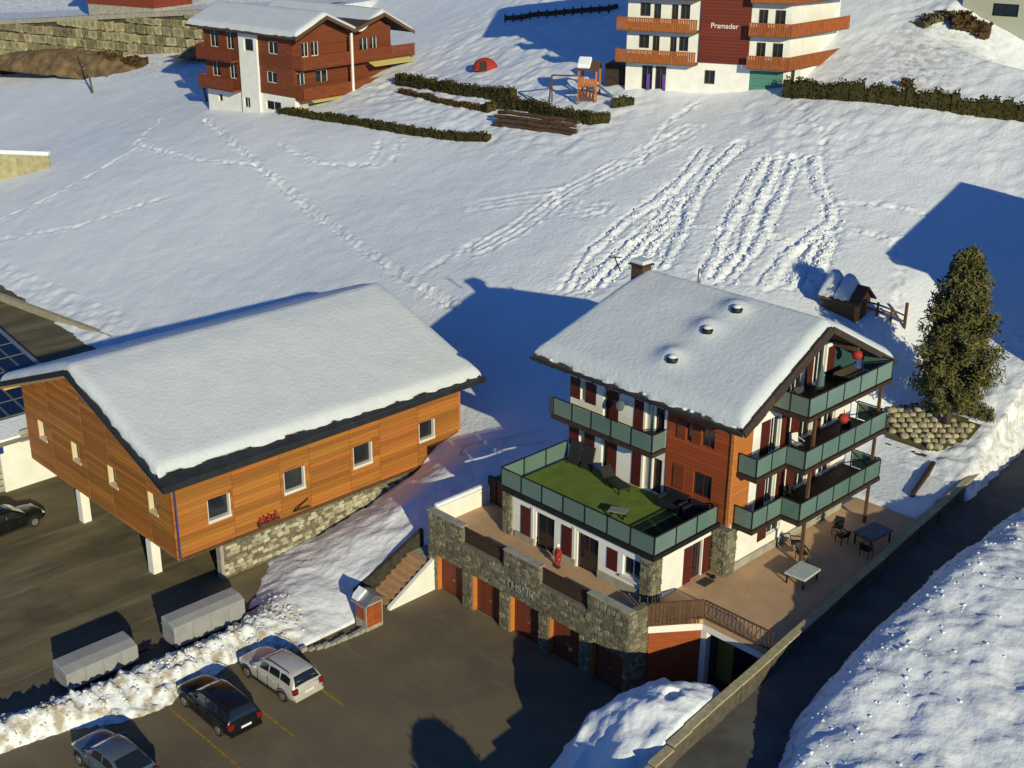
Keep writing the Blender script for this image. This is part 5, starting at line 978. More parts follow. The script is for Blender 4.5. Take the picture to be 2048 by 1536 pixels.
hl = [(2.3, 3.8, 6.2, 7.5), (2.7, 4.3, 3.2, 4.4), (9.2, 10.4, 3.0, 4.9), (12, 13.4, 3.0, 4.9), (9.4, 10.6, 6.1, 8.0), (12, 13.4, 6.1, 8.0)]
wall(mb, 'X', 0, .3, .302, 5.4, 2.0, 8.3, hl); wall(mb, 'X', 0, .3, 8.3, 14.5, 2.0, 8.3, hl); mb.box(13.9, 14.2, .302, 14.5, 2.0, 8.0); mb.box(.302, 13.898, 14.2, 14.5, 2.0, 8.2)
cw = obj('timber_wall', mb, WOOD_CH, LC)
for k in range(24): 
    z = 2.02 + k * .26
    if not any(h[2] < z + .13 < h[3] for h in h1): piece('plank', WOOD_CH, cw, .05, 14.15, -.035, -.002, z, z + .235)
    else:
        u = .05
        for h in sorted([h for h in h1 if h[2] < z + .13 < h[3]]): piece('plank', WOOD_CH, cw, u, h[0], -.035, -.002, z, z + .235); u = h[1]
        piece('plank', WOOD_CH, cw, u, 14.15, -.035, -.002, z, z + .235)
    if not any(h[2] < z + .13 < h[3] for h in hl): piece('plank', WOOD_CH, cw, -.035, -.002, .05, 5.38, z, z + .235)
for a, b, c, d in h1: window(LC, 'y', 0, a, b, c, d, depth=.1, fw=.08, mull=1)
for a, b, c, d in hl: window(LC, 'X', 0, a, b, c, d, depth=.1, fw=.08, mull=1)
gb = [(.6, 3.3, 0, 1.85), (3.9, 4.7, 0, 1.9), (6.0, 6.7, 0, 1.9)]; gl = [(2.3, 4.7, .35, 1.3), (7.4, 8.5, .1, 1.25), (12, 12.7, .3, 1.1)]
mb = MB(); wall(mb, 'y', .02, .3, 0, 14.2, -2.5, 1.997, gb); wall(mb, 'X', .02, .3, .322, 14.5, -2.5, 1.997, gl); obj('white_base', mb, WHITE, LC)
tw = [(6.3, 7.7, 6.2, 7.3)]
mb = MB(); wall(mb, 'X', -.25, .5, 5.4, 8.3, -2.0, 8.15, [(5.9, 7.4, 6.2, 7.5), (7.0, 8.0, .2, 1.3)]); obj('white_tower', mb, WHITE, LC); window(LC, 'X', -.25, 5.9, 7.4, 6.2, 7.5, mull=0); window(LC, 'X', -.25, 7.0, 8.0, .2, 1.3, mull=1)
obj('sliding_door', B(.6, 3.3, .2, .25, 0, 1.85), CURTAIN, LC); obj('store_door', B(3.9, 4.7, .2, .25, 0, 1.9), WOOD_DK, LC); obj('store_door', B(6.0, 6.7, .2, .25, 0, 1.9), WOOD_DK, LC)
for a, b, c, d in gl: window(LC, 'X', .02, a, b, c, d, mull=1 if b - a > 1 else 0)
for z, x1 in ((2.0, 13.6), (5.1, 16.6)):
    obj('balcony_floor', MB().box(.0, x1, -1.35, -.04, z - .2, z), WOOD_RED, LC); wood_rail(LC, (.05, -1.32, 0), (x1, -1.32, 0), z, 1.1); wood_rail(LC, (.05, -.05, 0), (.05, -1.30, 0), z, 1.1)
for z in (2.0, 5.1):
    obj('balcony_floor', MB().box(-1.25, -.04, 8.5, 14.4, z - .2, z), WOOD_RED, LC); wood_rail(LC, (-1.22, 14.4, 0), (-1.22, 8.5, 0), z, 1.15); wood_rail(LC, (-.1, 14.38, 0), (-1.2, 14.38, 0), z, 1.15)
obj('front_post', B(6.85, 7.1, -1.5, -1.36, -.5, 8.1), WHITE, LC); obj('awning', MB().slab([(9.5, -1.3, 4.8), (15.8, -1.3, 4.8), (15.8, -2.2, 4.45), (9.5, -2.2, 4.45)], (0, 0, .05)), mat('yellow_awning', (.55, .47, .16), .8), LC); obj('awning', MB().slab([(1.0, -1.4, 1.75), (6.2, -1.4, 1.75), (6.2, -1.8, 1.6), (1.0, -1.8, 1.6)], (0, 0, .05)), mat('yellow_awning', (.55, .47, .16), .8), LC)
def lz(x, y): return max(10.15 - abs(x - 3.4) * .43, 9.85 - abs(x - 11.7) * .50)
mb = MB()
for a, b in ((-.95, 3.4), (3.4, 7.25), (7.25, 11.7), (11.7, 16.2)): mb.slab([(a, -1.7, lz(a, 0)), (b, -1.7, lz(b, 0)), (b, 16.4, lz(b, 0)), (a, 16.4, lz(a, 0))], (0, 0, -.2))
lr = obj('roof', mb, TILE, LC)
for a, b in ((-1.0, 3.4), (3.4, 7.25), (7.25, 11.7), (11.7, 16.25)): obj('bargeboard', MB().slab([(a, -1.76, lz(a, 0) + .02), (b, -1.76, lz(b, 0) + .02), (b, -1.76, lz(b, 0) - .34), (a, -1.76, lz(a, 0) - .34)], (0, .05, 0)), WOOD_BR, lr)
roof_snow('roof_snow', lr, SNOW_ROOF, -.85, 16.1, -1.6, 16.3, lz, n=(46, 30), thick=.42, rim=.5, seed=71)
pl = thing('plank_fence', 'short yellow plank fence on the terrace of the left chalet', 'fence', (-77.3, 38.3, 7.7), R_(96))
for k in range(9): obj('picket', B(-.2 + k * .34, .0 + k * .34, -.6, -.56, 0, .95), mat('yellow_planks', (.45, .27, .06), .7, noise=.3), pl)
obj('rail', B(-.2, 2.8, -.555, -.51, .55, .68), mat('yellow_planks', (.45, .27, .06), .7), pl)
for k, (x, y, c) in enumerate(((9.6, -.9, 'teal'), (11.4, -.9, 'black'))):
    p = LC.matrix_basis @ Vector((x, y, 2.02)); ch_ = thing('balcony_table', ['teal bistro table on the left chalet balcony', 'black bistro table on the left chalet balcony'][k], 'table', p, R_(96))
    obj('top', MB().lathe([(.45, .70), (.45, .74)], (0, 0, 0), 14), TEAL if c == 'teal' else DARKM, ch_); obj('leg', MB().tube([(0, 0, 0), (0, 0, .7)], .04), DARKM, ch_)
# right chalet
RC = thing('right_chalet', 'white chalet with orange balconies and a dark red timber centre panel', 'chalet', (-44.8, 48.7, 13.1), R_(25.6))
RB = mat('orange_balcony', (.34, .105, .025), .7, col2=(.24, .065, .018), nscale=2, stretch=(3, 3, 1), per_obj=.12)
plan = [(0, 0), (14.4, 0), (17.3, 10), (0, 10)]
zt = 12.0
hR = [(1.5, 2.5, .45, 2.6), (2.75, 3.75, .45, 2.6), (7.2, 8.15, 1.3, 2.5), (11.2, 14.1, .1, 2.7)]
for z in (3.1, 5.85, 8.6): hR += [(1.1, 2.05, z + 1.0, z + 2.15), (2.35, 3.0, z + .1, z + 2.1), (3.95, 4.55, z + .1, z + 2.1), (4.75, 5.6, z + .9, z + 2.15), (11.6, 12.4, z + .1, z + 2.0), (13.0, 13.9, z + .1, z + 2.0)]
mb = MB(); wall(mb, 'y', 0, .3, 0, 14.4, -2.5, zt, hR); mb.slab([(14.4, .302, -2.5), (17.3, 10, -2.5), (17.0, 10, -2.5), (14.1, .302, -2.5)], (0, 0, zt + 2.5)); mb.box(0, .3, .302, 10, -2.5, zt); mb.box(.302, 16.9, 9.7, 10, -2.5, zt)
obj('white_wall', mb, WHITE, RC)
for a, b, c, d in hR:
    if d - c < 3 and not (11.1 < a < 11.3): window(RC, 'y', 0, a, b, c, d, mull=1, depth=.1, fw=.08, frame=WOOD_BR)
gd = obj('garage_door', B(11.2, 14.1, .1, .16, .1, 2.7), mat('teal_door', (.07, .20, .17), .6), RC)
for k in range(4): obj('door_panel', B(11.25, 14.05, .06, .098, .16 + k * .63, .74 + k * .63), mat('teal_door', (.07, .20, .17), .6), gd)
pn = obj('timber_panel', B(6.6, 11.0, -.14, -.003, 3.15, zt - .2), WOOD_RED, RC, label='dark red timber panel carrying a white name')
for k in range(30):
    z = 3.17 + k * .28; piece('plank', mat('dark_red_timber', (.16, .030, .016), .7, col2=(.11, .02, .012), nscale=2, stretch=(.5, .5, 8), per_obj=.14), pn, 6.62, 10.98, -.175, -.141, z, z + .265)
text3d('name_sign', 'Pramader', .62, (8.75, -.19, 6.15), (R_(90), 0, 0), mat('sign_white', (.75, .75, .75), .5), RC, .01)
for z in (3.1, 5.85, 8.6):
    obj('balcony_floor', B(-.7, 6.58, -1.15, -.003, z - .18, z), WOOD_BR, RC); wood_rail(RC, (-.7, -1.13, 0), (6.55, -1.13, 0), z, .95, RB); wood_rail(RC, (-.68, -.02, 0), (-.68, -1.1, 0), z, .95, RB)
    q = [(11.02, -.003), (11.02, -1.1), (14.6, -1.1), (18.4, 8.5), (17.0, 8.5), (14.43, -.003)]
    obj('balcony_floor', MB().prism(q, z - .18, z), WOOD_BR, RC); wood_rail(RC, (11.02, -1.08, 0), (14.6, -1.08, 0), z, .95, RB); wood_rail(RC, (14.62, -1.08, 0), (18.4, 8.5, 0), z, .95, RB)
for k in range(4): obj('snowboard', B(2.0 + k * .16 + (1.15 if k > 1 else 0), 2.12 + k * .16 + (1.15 if k > 1 else 0), -.12, -.06, .45, 1.9), mat('purple_boards', (.12, .07, .30), .5), RC)
obj('corner_pier', MB().prism([(15.0, .6), (15.5, .6), (17.0, 6), (16.5, 6)], -2, 2.9), WHITE, RC)
rr_ = obj('roof', MB().slab([(-1.5, -1.8, zt), (16.5, -1.8, zt), (16.5, 4.5, zt + 2.6), (-1.5, 4.5, zt + 2.6)], (0, 0, -.25)).slab([(-1.5, 11.5, zt), (18.5, 11.5, zt), (16.5, 4.5, zt + 2.6), (-1.5, 4.5, zt + 2.6)], (0, 0, -.25)), TILE, RC)
roof_snow('roof_snow', rr_, SNOW_ROOF, -1.4, 16.4, -1.7, 11.4, lambda x, y: zt + 2.6 - (abs(y - 4.5) / 6.3 * 2.6 if y < 4.5 else (y - 4.5) / 7.0 * 2.6), n=(24, 20), thick=.4, rim=.5, seed=77)
obj('wood_store', B(-2.2, -.02, 1.0, 4.0, -1.5, 2.4), WOOD_DK, RC, label='dark timber annex on the left side')
# far retaining wall of big stones with the road above
FW = thing('stone_retaining_wall', 'high wall of large yellowish stone blocks below the far road', 'wall', (-160, 38, 5), math.atan2(.297, .955))
core = MB(); 
for k in range(31): core.slab([(k * 2.0, .05, -2), (k * 2.0 + 2, .05, -2), (k * 2.0 + 2, .05, float(FARZ(k * 2.0 + 2)) - 5.05), (k * 2.0, .05, float(FARZ(k * 2.0)) - 5.05)], (0, .6, 0))
obj('wall_core', core, mat('wall_dark', (.10, .085, .05), .95, noise=.5, nscale=1), FW)
BS = mat('big_stone', (.37, .32, .19), .95, col2=(.20, .175, .105), nscale=1.1, bump=.12, bscale=2.5, per_obj=.4, detail=8)
rnd = random.Random(9); blocks = []
for vtx in range(3):
    me = bpy.data.meshes.new('stone_block'); bmx = bmesh.new(); bmesh.ops.create_cube(bmx, size=1); bmesh.ops.bevel(bmx, geom=list(bmx.edges), offset=.13, segments=1, affect='EDGES')
    for v in bmx.verts: v.co += Vector((rnd.uniform(-.06, .06), rnd.uniform(-.08, .08), rnd.uniform(-.06, .06)))
    bmx.to_mesh(me); bmx.free(); me.materials.append(BS); blocks.append(me)
row = 0; z = -1.2
while z < 11.2:
    hgt = rnd.uniform(.95, 1.35); u = -rnd.uniform(0, 1)
    while u < 61:
        wd = rnd.uniform(1.0, 2.2); top = float(FARZ(u)) - 5.1
        if z + hgt * .5 < top and z + hgt > float(base_h(np.array([-160 + u * .955]), np.array([38 - .8 + u * .297]))[0]) - 5.5:
            o = bpy.data.objects.new('stone', blocks[rnd.randrange(3)]); COL.objects.link(o); o.parent = FW; o.location = (u + wd / 2, rnd.uniform(-.12, .06), z + hgt / 2); o.scale = (wd * rnd.uniform(.82, 1.0), rnd.uniform(.6, 1.0), min(hgt, top - z) * rnd.uniform(.85, 1.05)); o.rotation_euler = (rnd.uniform(-.1, .1), rnd.uniform(-.16, .16), 0)
        u += wd
    z += hgt
fr_ = MB()
for k in range(31): 
    a = k * 2.0; P_ = lambda al, s: (-160 + al * .955 - s * .297, 38 + al * .297 + s * .955)
    z0, z1 = float(FARZ(a)) + .25, float(FARZ(a + 2)) + .25
    fr_.poly([(*P_(a, .7), z0), (*P_(a + 2, .7), z1), (*P_(a + 2, 6), z1), (*P_(a, 6), z0)], [(0, 1, 2, 3)])
struct('far_road', fr_, mat('far_road', (.16, .15, .14), .9, noise=.3, nscale=.5))['label'] = 'road running above the far stone wall'
FP = thing('guard_wall', 'pale low kerb wall along the far road', 'wall', (-160, 38, 11), 0)
for k in range(15):
    a = k * 4.0; P_ = lambda al, s: (-160 + al * .955 - s * .297, 38 + al * .297 + s * .955); q0, q1 = P_(a, -.25), P_(a + 3.9, -.25); n0 = Vector((-.297, .955, 0)) * .45
    obj('kerb_block', MB().slab([(*q0, float(FARZ(a)) - .1), (*q1, float(FARZ(a + 3.9)) - .1), (*q1, float(FARZ(a + 3.9)) + .5), (*q0, float(FARZ(a)) + .5)], n0), CONCRETE, FP)
FH = thing('far_house', 'dark red timber house beyond the far road, cut off by the top edge', 'house', (-150, 50, 12), math.atan2(.297, .955))
mb = MB(); wall(mb, 'y', 0, .3, 0, 13, 1.2, 6, [(2, 3.2, 2.2, 3.6), (5, 6.2, 2.2, 3.6), (8.5, 9.7, 2.2, 3.6)]); mb.box(0, 13, .302, 8, 1.2, 6); obj('timber_wall', mb, WOOD_RED, FH); obj('base', B(.1, 12.9, .1, 7.9, -3, 1.198), CONCRETE, FH); obj('roof', MB().slab([(-1, -1, 6), (14, -1, 6), (14, 4, 9), (-1, 4, 9)], (0, 0, -.2)).slab([(-1, 9, 6), (14, 9, 6), (14, 4, 9), (-1, 4, 9)], (0, 0, -.2)), TILE, FH); obj('roof_snow', MB().slab([(-1, -1, 6.01), (14, -1, 6.01), (14, 4, 9.01), (-1, 4, 9.01)], (0, 0, .4)), SNOW_ROOF, FH)
for a in (2, 5, 8.5): window(FH, 'y', 0, a, a + 1.2, 2.2, 3.6)
# dry bank under the stone wall
mound('grass_bank', -136, 41.2, 19, 3.6, 2.6, 6.2, 420, rot=.30, n=(90, 40), material=GRASSB, lump=1.0)['label'] = 'brown dry grass bank at the foot of the far wall'
mound('grass_bank', -112.5, 49.6, 7.5, 1.6, 2.4, 9.6, 430, rot=.35, n=(60, 30), material=GRASSB, lump=.8)['label'] = 'narrow strip of dry grass showing through the snow'
for k, (x, y, s) in enumerate(((-150, 37.2, 1.5), (-143, 39.0, 2.2), (-137, 40.6, 1.8), (-131, 42.6, 2.0), (-126, 43.8, 1.5), (-117, 48.2, 1.3), (-110.5, 50.6, 1.2))):
    hedge(['dry brown bush at the left end of the far wall', 'large dry bush below the middle of the far wall', 'dry bush left of the leafless tree', 'dry bush right of the leafless tree by the far wall', 'low dry bush on the grass bank', 'dry bush on the snowy ramp of the far wall', 'dry bush nearest the left chalet'][k], [(x - s, y - .3), (x + s, y + .5)], s * 1.1, s * .9, 60 + k, HEDGE_BR, dens=90, name='bush', cat='bush', leaf=.6)
# small concrete wall at the left edge
SW = thing('concrete_wall', 'small yellowish concrete wall with a snow cap at the left edge', 'wall', (-102.5, 18.8, 0), R_(38))
for k in range(6):
    x0 = -10 + k * 1.85; obj('panel', MB().box(x0, x0 + 1.82, 0, .3, -1.5, 2.6), mat('yellow_concrete', (.42, .38, .22), .9, noise=.3, nscale=1.5, per_obj=.1), SW); obj('snow_cap', MB().box(x0 - .05, x0 + 1.86, -.12, .6, 2.604, 3.1), SNOW, SW, bevel=.12)
# concrete edge between yard and meadow
CE = thing('yard_edge_wall', 'low pale concrete edge between the yard and the snow meadow', 'wall', (-66, 3, -3.6), 0)
for k in range(13):
    a = Vector((-80 + k * 1.7, 1.35 + k * .20, 0)); b = a + Vector((1.66, .195, 0)); obj('edge_block', MB().bar((a.x, a.y, -3.5), (b.x, b.y, -3.5), .4, .95), mat('edge_concrete', (.40, .36, .26), .9, noise=.3), CE)
# top right house
TH = thing('grey_house', 'pale grey green house with a dark window at the top right corner', 'house', (-26.2, 74.0, 18.2), R_(12))
mb = MB(); wall(mb, 'y', 0, .3, 0, 15, -6, 9, [(2.7, 5.0, 1.7, 2.8)]); mb.box(0, 15, .302, 9, -6, 9); obj('wall', mb, mat('grey_green_render', (.40, .41, .33), .9, noise=.1), TH); window(TH, 'y', 0, 2.7, 5.0, 1.7, 2.8, mull=1, depth=.12, frame=DARKM)
obj('roof', MB().slab([(-1, -1, 9), (16, -1, 9), (16, 4.5, 11), (-1, 4.5, 11)], (0, 0, -.2)).slab([(-1, 10, 9), (16, 10, 9), (16, 4.5, 11), (-1, 4.5, 11)], (0, 0, -.2)), TILE, TH)
obj('base_band', MB().slab([(-.05, -.003, 2.0), (9, -.003, -2.6), (9, -.003, -3.2), (-.05, -.003, 1.4)], (0, -.08, 0)), mat('dark_band', (.06, .05, .045), .9), TH)
for k in range(7): pass
# house outside the picture on the right that shades the slope
OH = thing('neighbour_house', 'tall white house with a snowy roof right of the lane', 'house', (12, 36, 3))
mb = MB(); wall(mb, 'X', 6.6, .3, 31.2, 41.2, -1, 12.4, [(33, 34.2, 3, 4.5), (36, 37.2, 3, 4.5), (33, 34.2, 6, 7.5), (36, 37.2, 6, 7.5), (38.5, 39.5, 9, 10.5)]); wall(mb, 'y', 31.2, .3, 6.902, 17, -1, 12.4, [(9, 10.2, 3, 4.5), (12, 13.2, 3, 4.5), (9, 10.2, 6, 7.5)]); mb.box(6.902, 17, 41.2, 41.5, -1, 12.4); mb.box(16.7, 17, 31.502, 41.198, -1, 12.4)
obj('wall', mb, WHITE, OH); rf = obj('roof', MB().slab([(5.4, 30.3, 13.1), (18, 30.3, 13.1), (18, 41.4, 16.6), (5.4, 41.4, 16.6)], (0, 0, -.3)), TILE, OH); obj('upper_wall', MB().slab([(6.7, 31.3, 12.403), (6.7, 41.1, 12.403), (6.7, 41.1, 16.1), (6.7, 31.3, 13.0)], (.25, 0, 0)).box(6.95, 16.9, 40.9, 41.15, 12.403, 16.1), WOOD_CH, OH)
obj('roof_snow', MB().slab([(5.5, 30.4, 13.14), (17.9, 30.4, 13.14), (17.9, 41.3, 16.58), (5.5, 41.3, 16.58)], (0, 0, .4)), SNOW_ROOF, rf, bevel=.15)
for a, b, c, d in [(33, 34.2, 3, 4.5), (36, 37.2, 3, 4.5), (33, 34.2, 6, 7.5), (36, 37.2, 6, 7.5)]: window(OH, 'X', 6.6, a, b, c, d)
# ------------------------------------------------------------------ things on the slope
zs = H1(-9.3, 30.0)
SH = thing('garden_shed', 'small wooden shed with two rounded snow humps on its roof', 'shed', (-9.3, 30.2, zs - .1), R_(2))
obj('wall', MB().box(-1.3, 1.2, -.8, .8, -.6, 1.0), WOOD_BR, SH); obj('gable', MB().slab([(1.205, -.85, -.4), (1.205, .85, -.4), (1.205, .85, 1.1), (1.205, 0, 1.9), (1.205, -.85, 1.1)], (.12, 0, 0)), WOOD_LIT, SH)
obj('door', B(1.33, 1.37, -.35, .35, -.4, 1.05), WOOD_DK, SH)
shr = obj('roof', MB().slab([(-1.4, -1.15, 1.0), (-1.4, 0, 2.0), (-1.4, 1.15, 1.0), (-1.4, 1.15, .9), (-1.4, 0, 1.88), (-1.4, -1.15, .9)], (3.0, 0, 0)), WOOD_BR, SH)
roof_snow('snow_hump', shr, SNOW_ROOF, -1.38, -.32, -1.1, 1.1, lambda x, y: 2.0 - abs(y) * .87, n=(8, 14), thick=.62, rim=.5, seed=91)
roof_snow('snow_hump', shr, SNOW_ROOF, -.30, .72, -1.1, 1.1, lambda x, y: 2.0 - abs(y) * .87, n=(8, 14), thick=.55, rim=.5, seed=92)
PF = thing('pole_fence', 'wooden pole fence running from the shed towards the pine', 'fence', (-8.2, 30.6, 5))
for k in range(4):
    x, y = -8.2 + k * .78, 30.7 + k * .42; z = H1(x, y); obj('post', MB().bar((x, y, z - .4), (x, y, z + .95), .12), WOOD_BR, PF)
    if k < 3:
        x2, y2 = x + .78, y + .42; z2 = H1(x2, y2)
        for hgt in (.4, .8): obj('rail', MB().bar((x, y, z + hgt), (x2, y2, z2 + hgt), .1), WOOD_BR, PF)
obj('tall_post', MB().bar((-5.85, 31.95, H1(-5.85, 31.95) - .4), (-5.85, 31.95, H1(-5.85, 31.95) + 1.7), .16), WOOD_BR, PF)
zt_ = H1(-46.9, 46.2)
PT = thing('play_tower', 'wooden climbing tower with a swing frame beside the right chalet', 'play tower', (-46.9, 46.2, zt_), R_(30))
for x in (-.8, .8):
    for y in (-.8, .8): obj('post', MB().bar((x, y, -.3), (x, y, 2.7), .16), WOOD_LIT, PT)
for k in range(7): obj('deck_board', B(-.78 + k * .225, -.78 + k * .225 + .2, -.85, .85, 1.2, 1.26), WOOD_BR, PT)
for k in range(6): obj('side_board', B(-.75 + k * .26, -.53 + k * .26, -.9, -.86, 1.28, 2.0), WOOD_LIT, PT)
for k in range(5): obj('side_board', B(-.75 + k * .3, -.53 + k * .3, -.9, -.86, .1, 1.0), WOOD_CH, PT)
obj('roof', MB().slab([(-1.0, -1.0, 2.7), (1.0, -1.0, 2.7), (1.0, 0, 3.4), (-1.0, 0, 3.4)], (0, 0, .08)).slab([(-1.0, 1.0, 2.7), (1.0, 1.0, 2.7), (1.0, 0, 3.4), (-1.0, 0, 3.4)], (0, 0, .08)), WOOD_BR, PT); obj('roof_snow', MB().slab([(-1.0, -.9, 2.86), (.2, -.9, 2.86), (.2, 0, 3.5), (-1.0, 0, 3.5)], (0, 0, .35)), SNOW, PT, bevel=.1)
obj('swing_beam', MB().bar((-.8, -.8, 2.2), (-3.2, -1.2, 2.2), .13), WOOD_BR, PT)
for s in (-.6, .6): obj('swing_leg', MB().bar((-3.2, -1.2, 2.2), (-3.3, -1.2 + s, -.3), .12), WOOD_BR, PT)
obj('slide', MB().slab([(.9, -.4, 1.25), (2.6, -.4, .1), (2.6, .2, .1), (.9, .2, 1.25)], (0, 0, .08)), mat('slide_blue', (.06, .15, .3), .4), PT)
zt_ = H1(-65.5, 50.7)
RT = thing('play_tent', 'small red dome tent with a dark opening half buried in snow', 'tent', (-65.5, 50.7, zt_), R_(40))
dm = MB(); uu = [math.pi * .5 * k / 6 for k in range(7)]; vv = [math.pi * 2 * k / 20 for k in range(20)]
dm.v = [(1.35 * math.sin(a) * math.cos(b), .9 * math.sin(a) * math.sin(b), 1.25 * math.cos(a) - .1) for a in uu for b in vv]; dm.f = [(i * 20 + j, (i + 1) * 20 + j, (i + 1) * 20 + (j + 1) % 20, i * 20 + (j + 1) % 20) for i in range(6) for j in range(20)]
obj('dome', dm, RED, RT, smooth=True); obj('opening', MB().slab([(-.45, -.9, 0), (.3, -.92, 0), (.25, -.72, .8), (-.05, -.6, .95), (-.38, -.72, .8)], (0, -.06, 0)), mat('tent_dark', (.03, .03, .02), .9), RT)
WF = thing('rail_fence', 'dark rail fence crossing the snow behind the chalets', 'fence', (-73, 61.5, 16))
for k in range(13):
    f0 = k / 13; f1 = (k + 1) / 13; a = Vector((-73.8 + 14 * f0, 61.5 + 3 * f0, 0)); b = Vector((-73.8 + 14 * f1, 61.5 + 3 * f1, 0)); za = H1(a.x, a.y); zb = H1(b.x, b.y)
    obj('post', MB().bar((a.x, a.y, za - .3), (a.x, a.y, za + .9), .12), WOOD_DK, WF); obj('rail', MB().bar((a.x, a.y, za + .45), (b.x, b.y, zb + .45), .08, .5), WOOD_DK, WF)
TW = thing('log_wall', 'stepped brown log wall holding up the play tower garden', 'wall', (-48, 40, 9.5))
for k in range(7):
    for j in range(4):
        x0 = -53.4 + k * 1.4 + .3 * (j % 2) + random.uniform(-.1, .1); y0 = 40.4 + .03 * k + j * .16; z = H1(x0, 40.4) + .1 + j * .36
        obj('log', MB().tube([(x0, y0, z), (x0 + 1.35, y0 + .03, H1(x0 + 1.35, 40.4) + .1 + j * .36)], .19, 7), WOOD_BR if (k + j) % 3 else HEDGE_BR, TW)
# ------------------------------------------------------------------ furniture and small things at the hotel
def table(label, c, lx, ly, h, top_m, rz=0, legs=DARKM, thick=.1, cat='table', name='terrace_table'):
    t = thing(name, label, cat, c, rz, local=True)
    obj('top', MB().box(-lx / 2, lx / 2, -ly / 2, ly / 2, h - thick, h), top_m, t, bevel=.03); obj('frame', MB().box(-lx / 2 + .08, lx / 2 - .08, -ly / 2 + .08, ly / 2 - .08, h - thick - .07, h - thick - .003), legs, t)
    for sx in (-1, 1):
        for sy in (-1, 1): obj('leg', MB().bar((sx * (lx / 2 - .12), sy * (ly / 2 - .12), 0), (sx * (lx / 2 - .12), sy * (ly / 2 - .12), h - thick - .075), .07), legs, t)
    return t
table('large table with a pale grey blue top on the sunny terrace', (3.45, 7.2, 0), 1.15, 1.5, .62, mat('pale_top', (.36, .42, .42), .4, col2=(.46, .50, .47), nscale=3), .05, thick=.12)
table('dark table with a blue grey cover at the shaded end of the terrace', (3.75, 13.1, 0), 1.2, 1.8, .7, mat('blue_cover', (.12, .16, .19), .5, noise=.4, nscale=4), -.1, thick=.12)
table('small low table with a white tray on the turf', (-3.7, 1.7, 2.765), .9, .6, .4, mat('grey_top', (.20, .21, .2), .5), .4, thick=.05)
def chair(label, c, rz, m_, group, seat=None, back=.9):
    t = thing('garden_chair', label, 'chair', c, rz, group, local=True)
    obj('seat', B(-.24, .24, -.24, .24, .42, .47), seat or m_, t); obj('backrest', MB().slab([(-.24, .24, .47), (.24, .24, .47), (.24, .34, back), (-.24, .34, back)], (0, .04, 0)), seat or m_, t)
    for sx in (-.22, .22):
        for sy in (-.22, .22): obj('leg', MB().bar((sx, sy, 0), (sx * 1.05, sy * 1.05, .42), .035), m_, t)
        obj('armrest', MB().bar((sx * 1.1, -.22, .66), (sx * 1.1, .28, .68), .05), m_, t)
CH = [('black chair next to the large pale terrace table', (2.3, 8.9, 0), 1.0), ('black chair at the foot of the front balcony post', (1.5, 9.6, 0), 2.3), ('dark chair farthest along under the balcony', (2.0, 12.6, 0), .3), ('dark chair facing the blue grey covered table', (2.7, 11.9, 0), 4.4), ('dark chair beside the blue grey covered table', (4.3, 11.6, 0), 3.2)]
for l_, c, r_z in CH: chair(l_, c, r_z, DARKM, 'chairs on the paved terrace', back=.85)
for l_, c, r_z in (('white framed chair on the second floor balcony corner', (1.2, 9.2, F2), 1.2), ('dark chair on the first floor balcony corner', (1.3, 9.0, F1), 1.4), ('dark chair on the top balcony by the front end', (1.6, 8.5, F3), 1.0), ('dark chair at the far end of the second floor balcony', (1.8, 12.6, F2), .6)): chair(l_, c, r_z, DARKM if 'dark' in l_ else FRAMEW, 'chairs on the balconies')
def lounger(label, c, rz, lean):
    t = thing('sun_lounger', label, 'lounger', c, rz, 'folded loungers on the turf', local=True)
    if lean: obj('bed', MB().slab([(-.36, 0, 0), (.36, 0, 0), (.36, .30, 1.25), (-.36, .30, 1.25)], (0, -.1, .02)), PLASTIC, t); obj('strut', MB().bar((-.3, -.2, .02), (-.3, .2, .8), .04), DARKM, t)
    else:
        obj('bed', MB().box(-.35, .35, -.9, .5, .3, .38), PLASTIC, t); obj('backrest', MB().slab([(-.35, .5, .32), (.35, .5, .32), (.35, 1.0, .75), (-.35, 1.0, .75)], (0, .05, .05)), PLASTIC, t)
        for sx in (-.3, .3):
            for sy in (-.8, .4): obj('leg', MB().bar((sx, sy, 0), (sx, sy, .3), .05), DARKM, t)
lounger('black lounger leaning on the wall under the left window', (-9.3, 4.5, 2.766), 0, True); lounger('black lounger leaning on the wall beside the first one, nearer the door', (-8.35, 4.5, 2.766), 0, True)
lounger('black reclined lounger in front of the turf terrace doors', (-5.9, 4.0, 2.766), 1.3, False)
def sofa(label, c, rz, w):
    t = thing('terrace_sofa', label, 'sofa', c, rz, 'black sofas on the roof terrace', local=True); NAVY = mat('navy_cover', (.012, .014, .022), .7, noise=.3)
    obj('seat', MB().box(-w / 2, w / 2, -.4, .4, .05, .45), NAVY, t, bevel=.06); obj('backrest', MB().box(-w / 2, w / 2, .25, .45, .455, .85), NAVY, t, bevel=.06)
    for s in (-1, 1): obj('armrest', MB().box(*sorted((s * w / 2 - s * .003 * 0, s * (w / 2 - .18))), -.4, .24, .455, .65), NAVY, t, bevel=.05)
sofa('black covered sofa under the orange timber wall', (-2.4, 4.3, 2.766), 0, 1.5); sofa('smaller black covered sofa at the dark turf corner', (-.95, 4.2, 2.766), 0, 1.1)
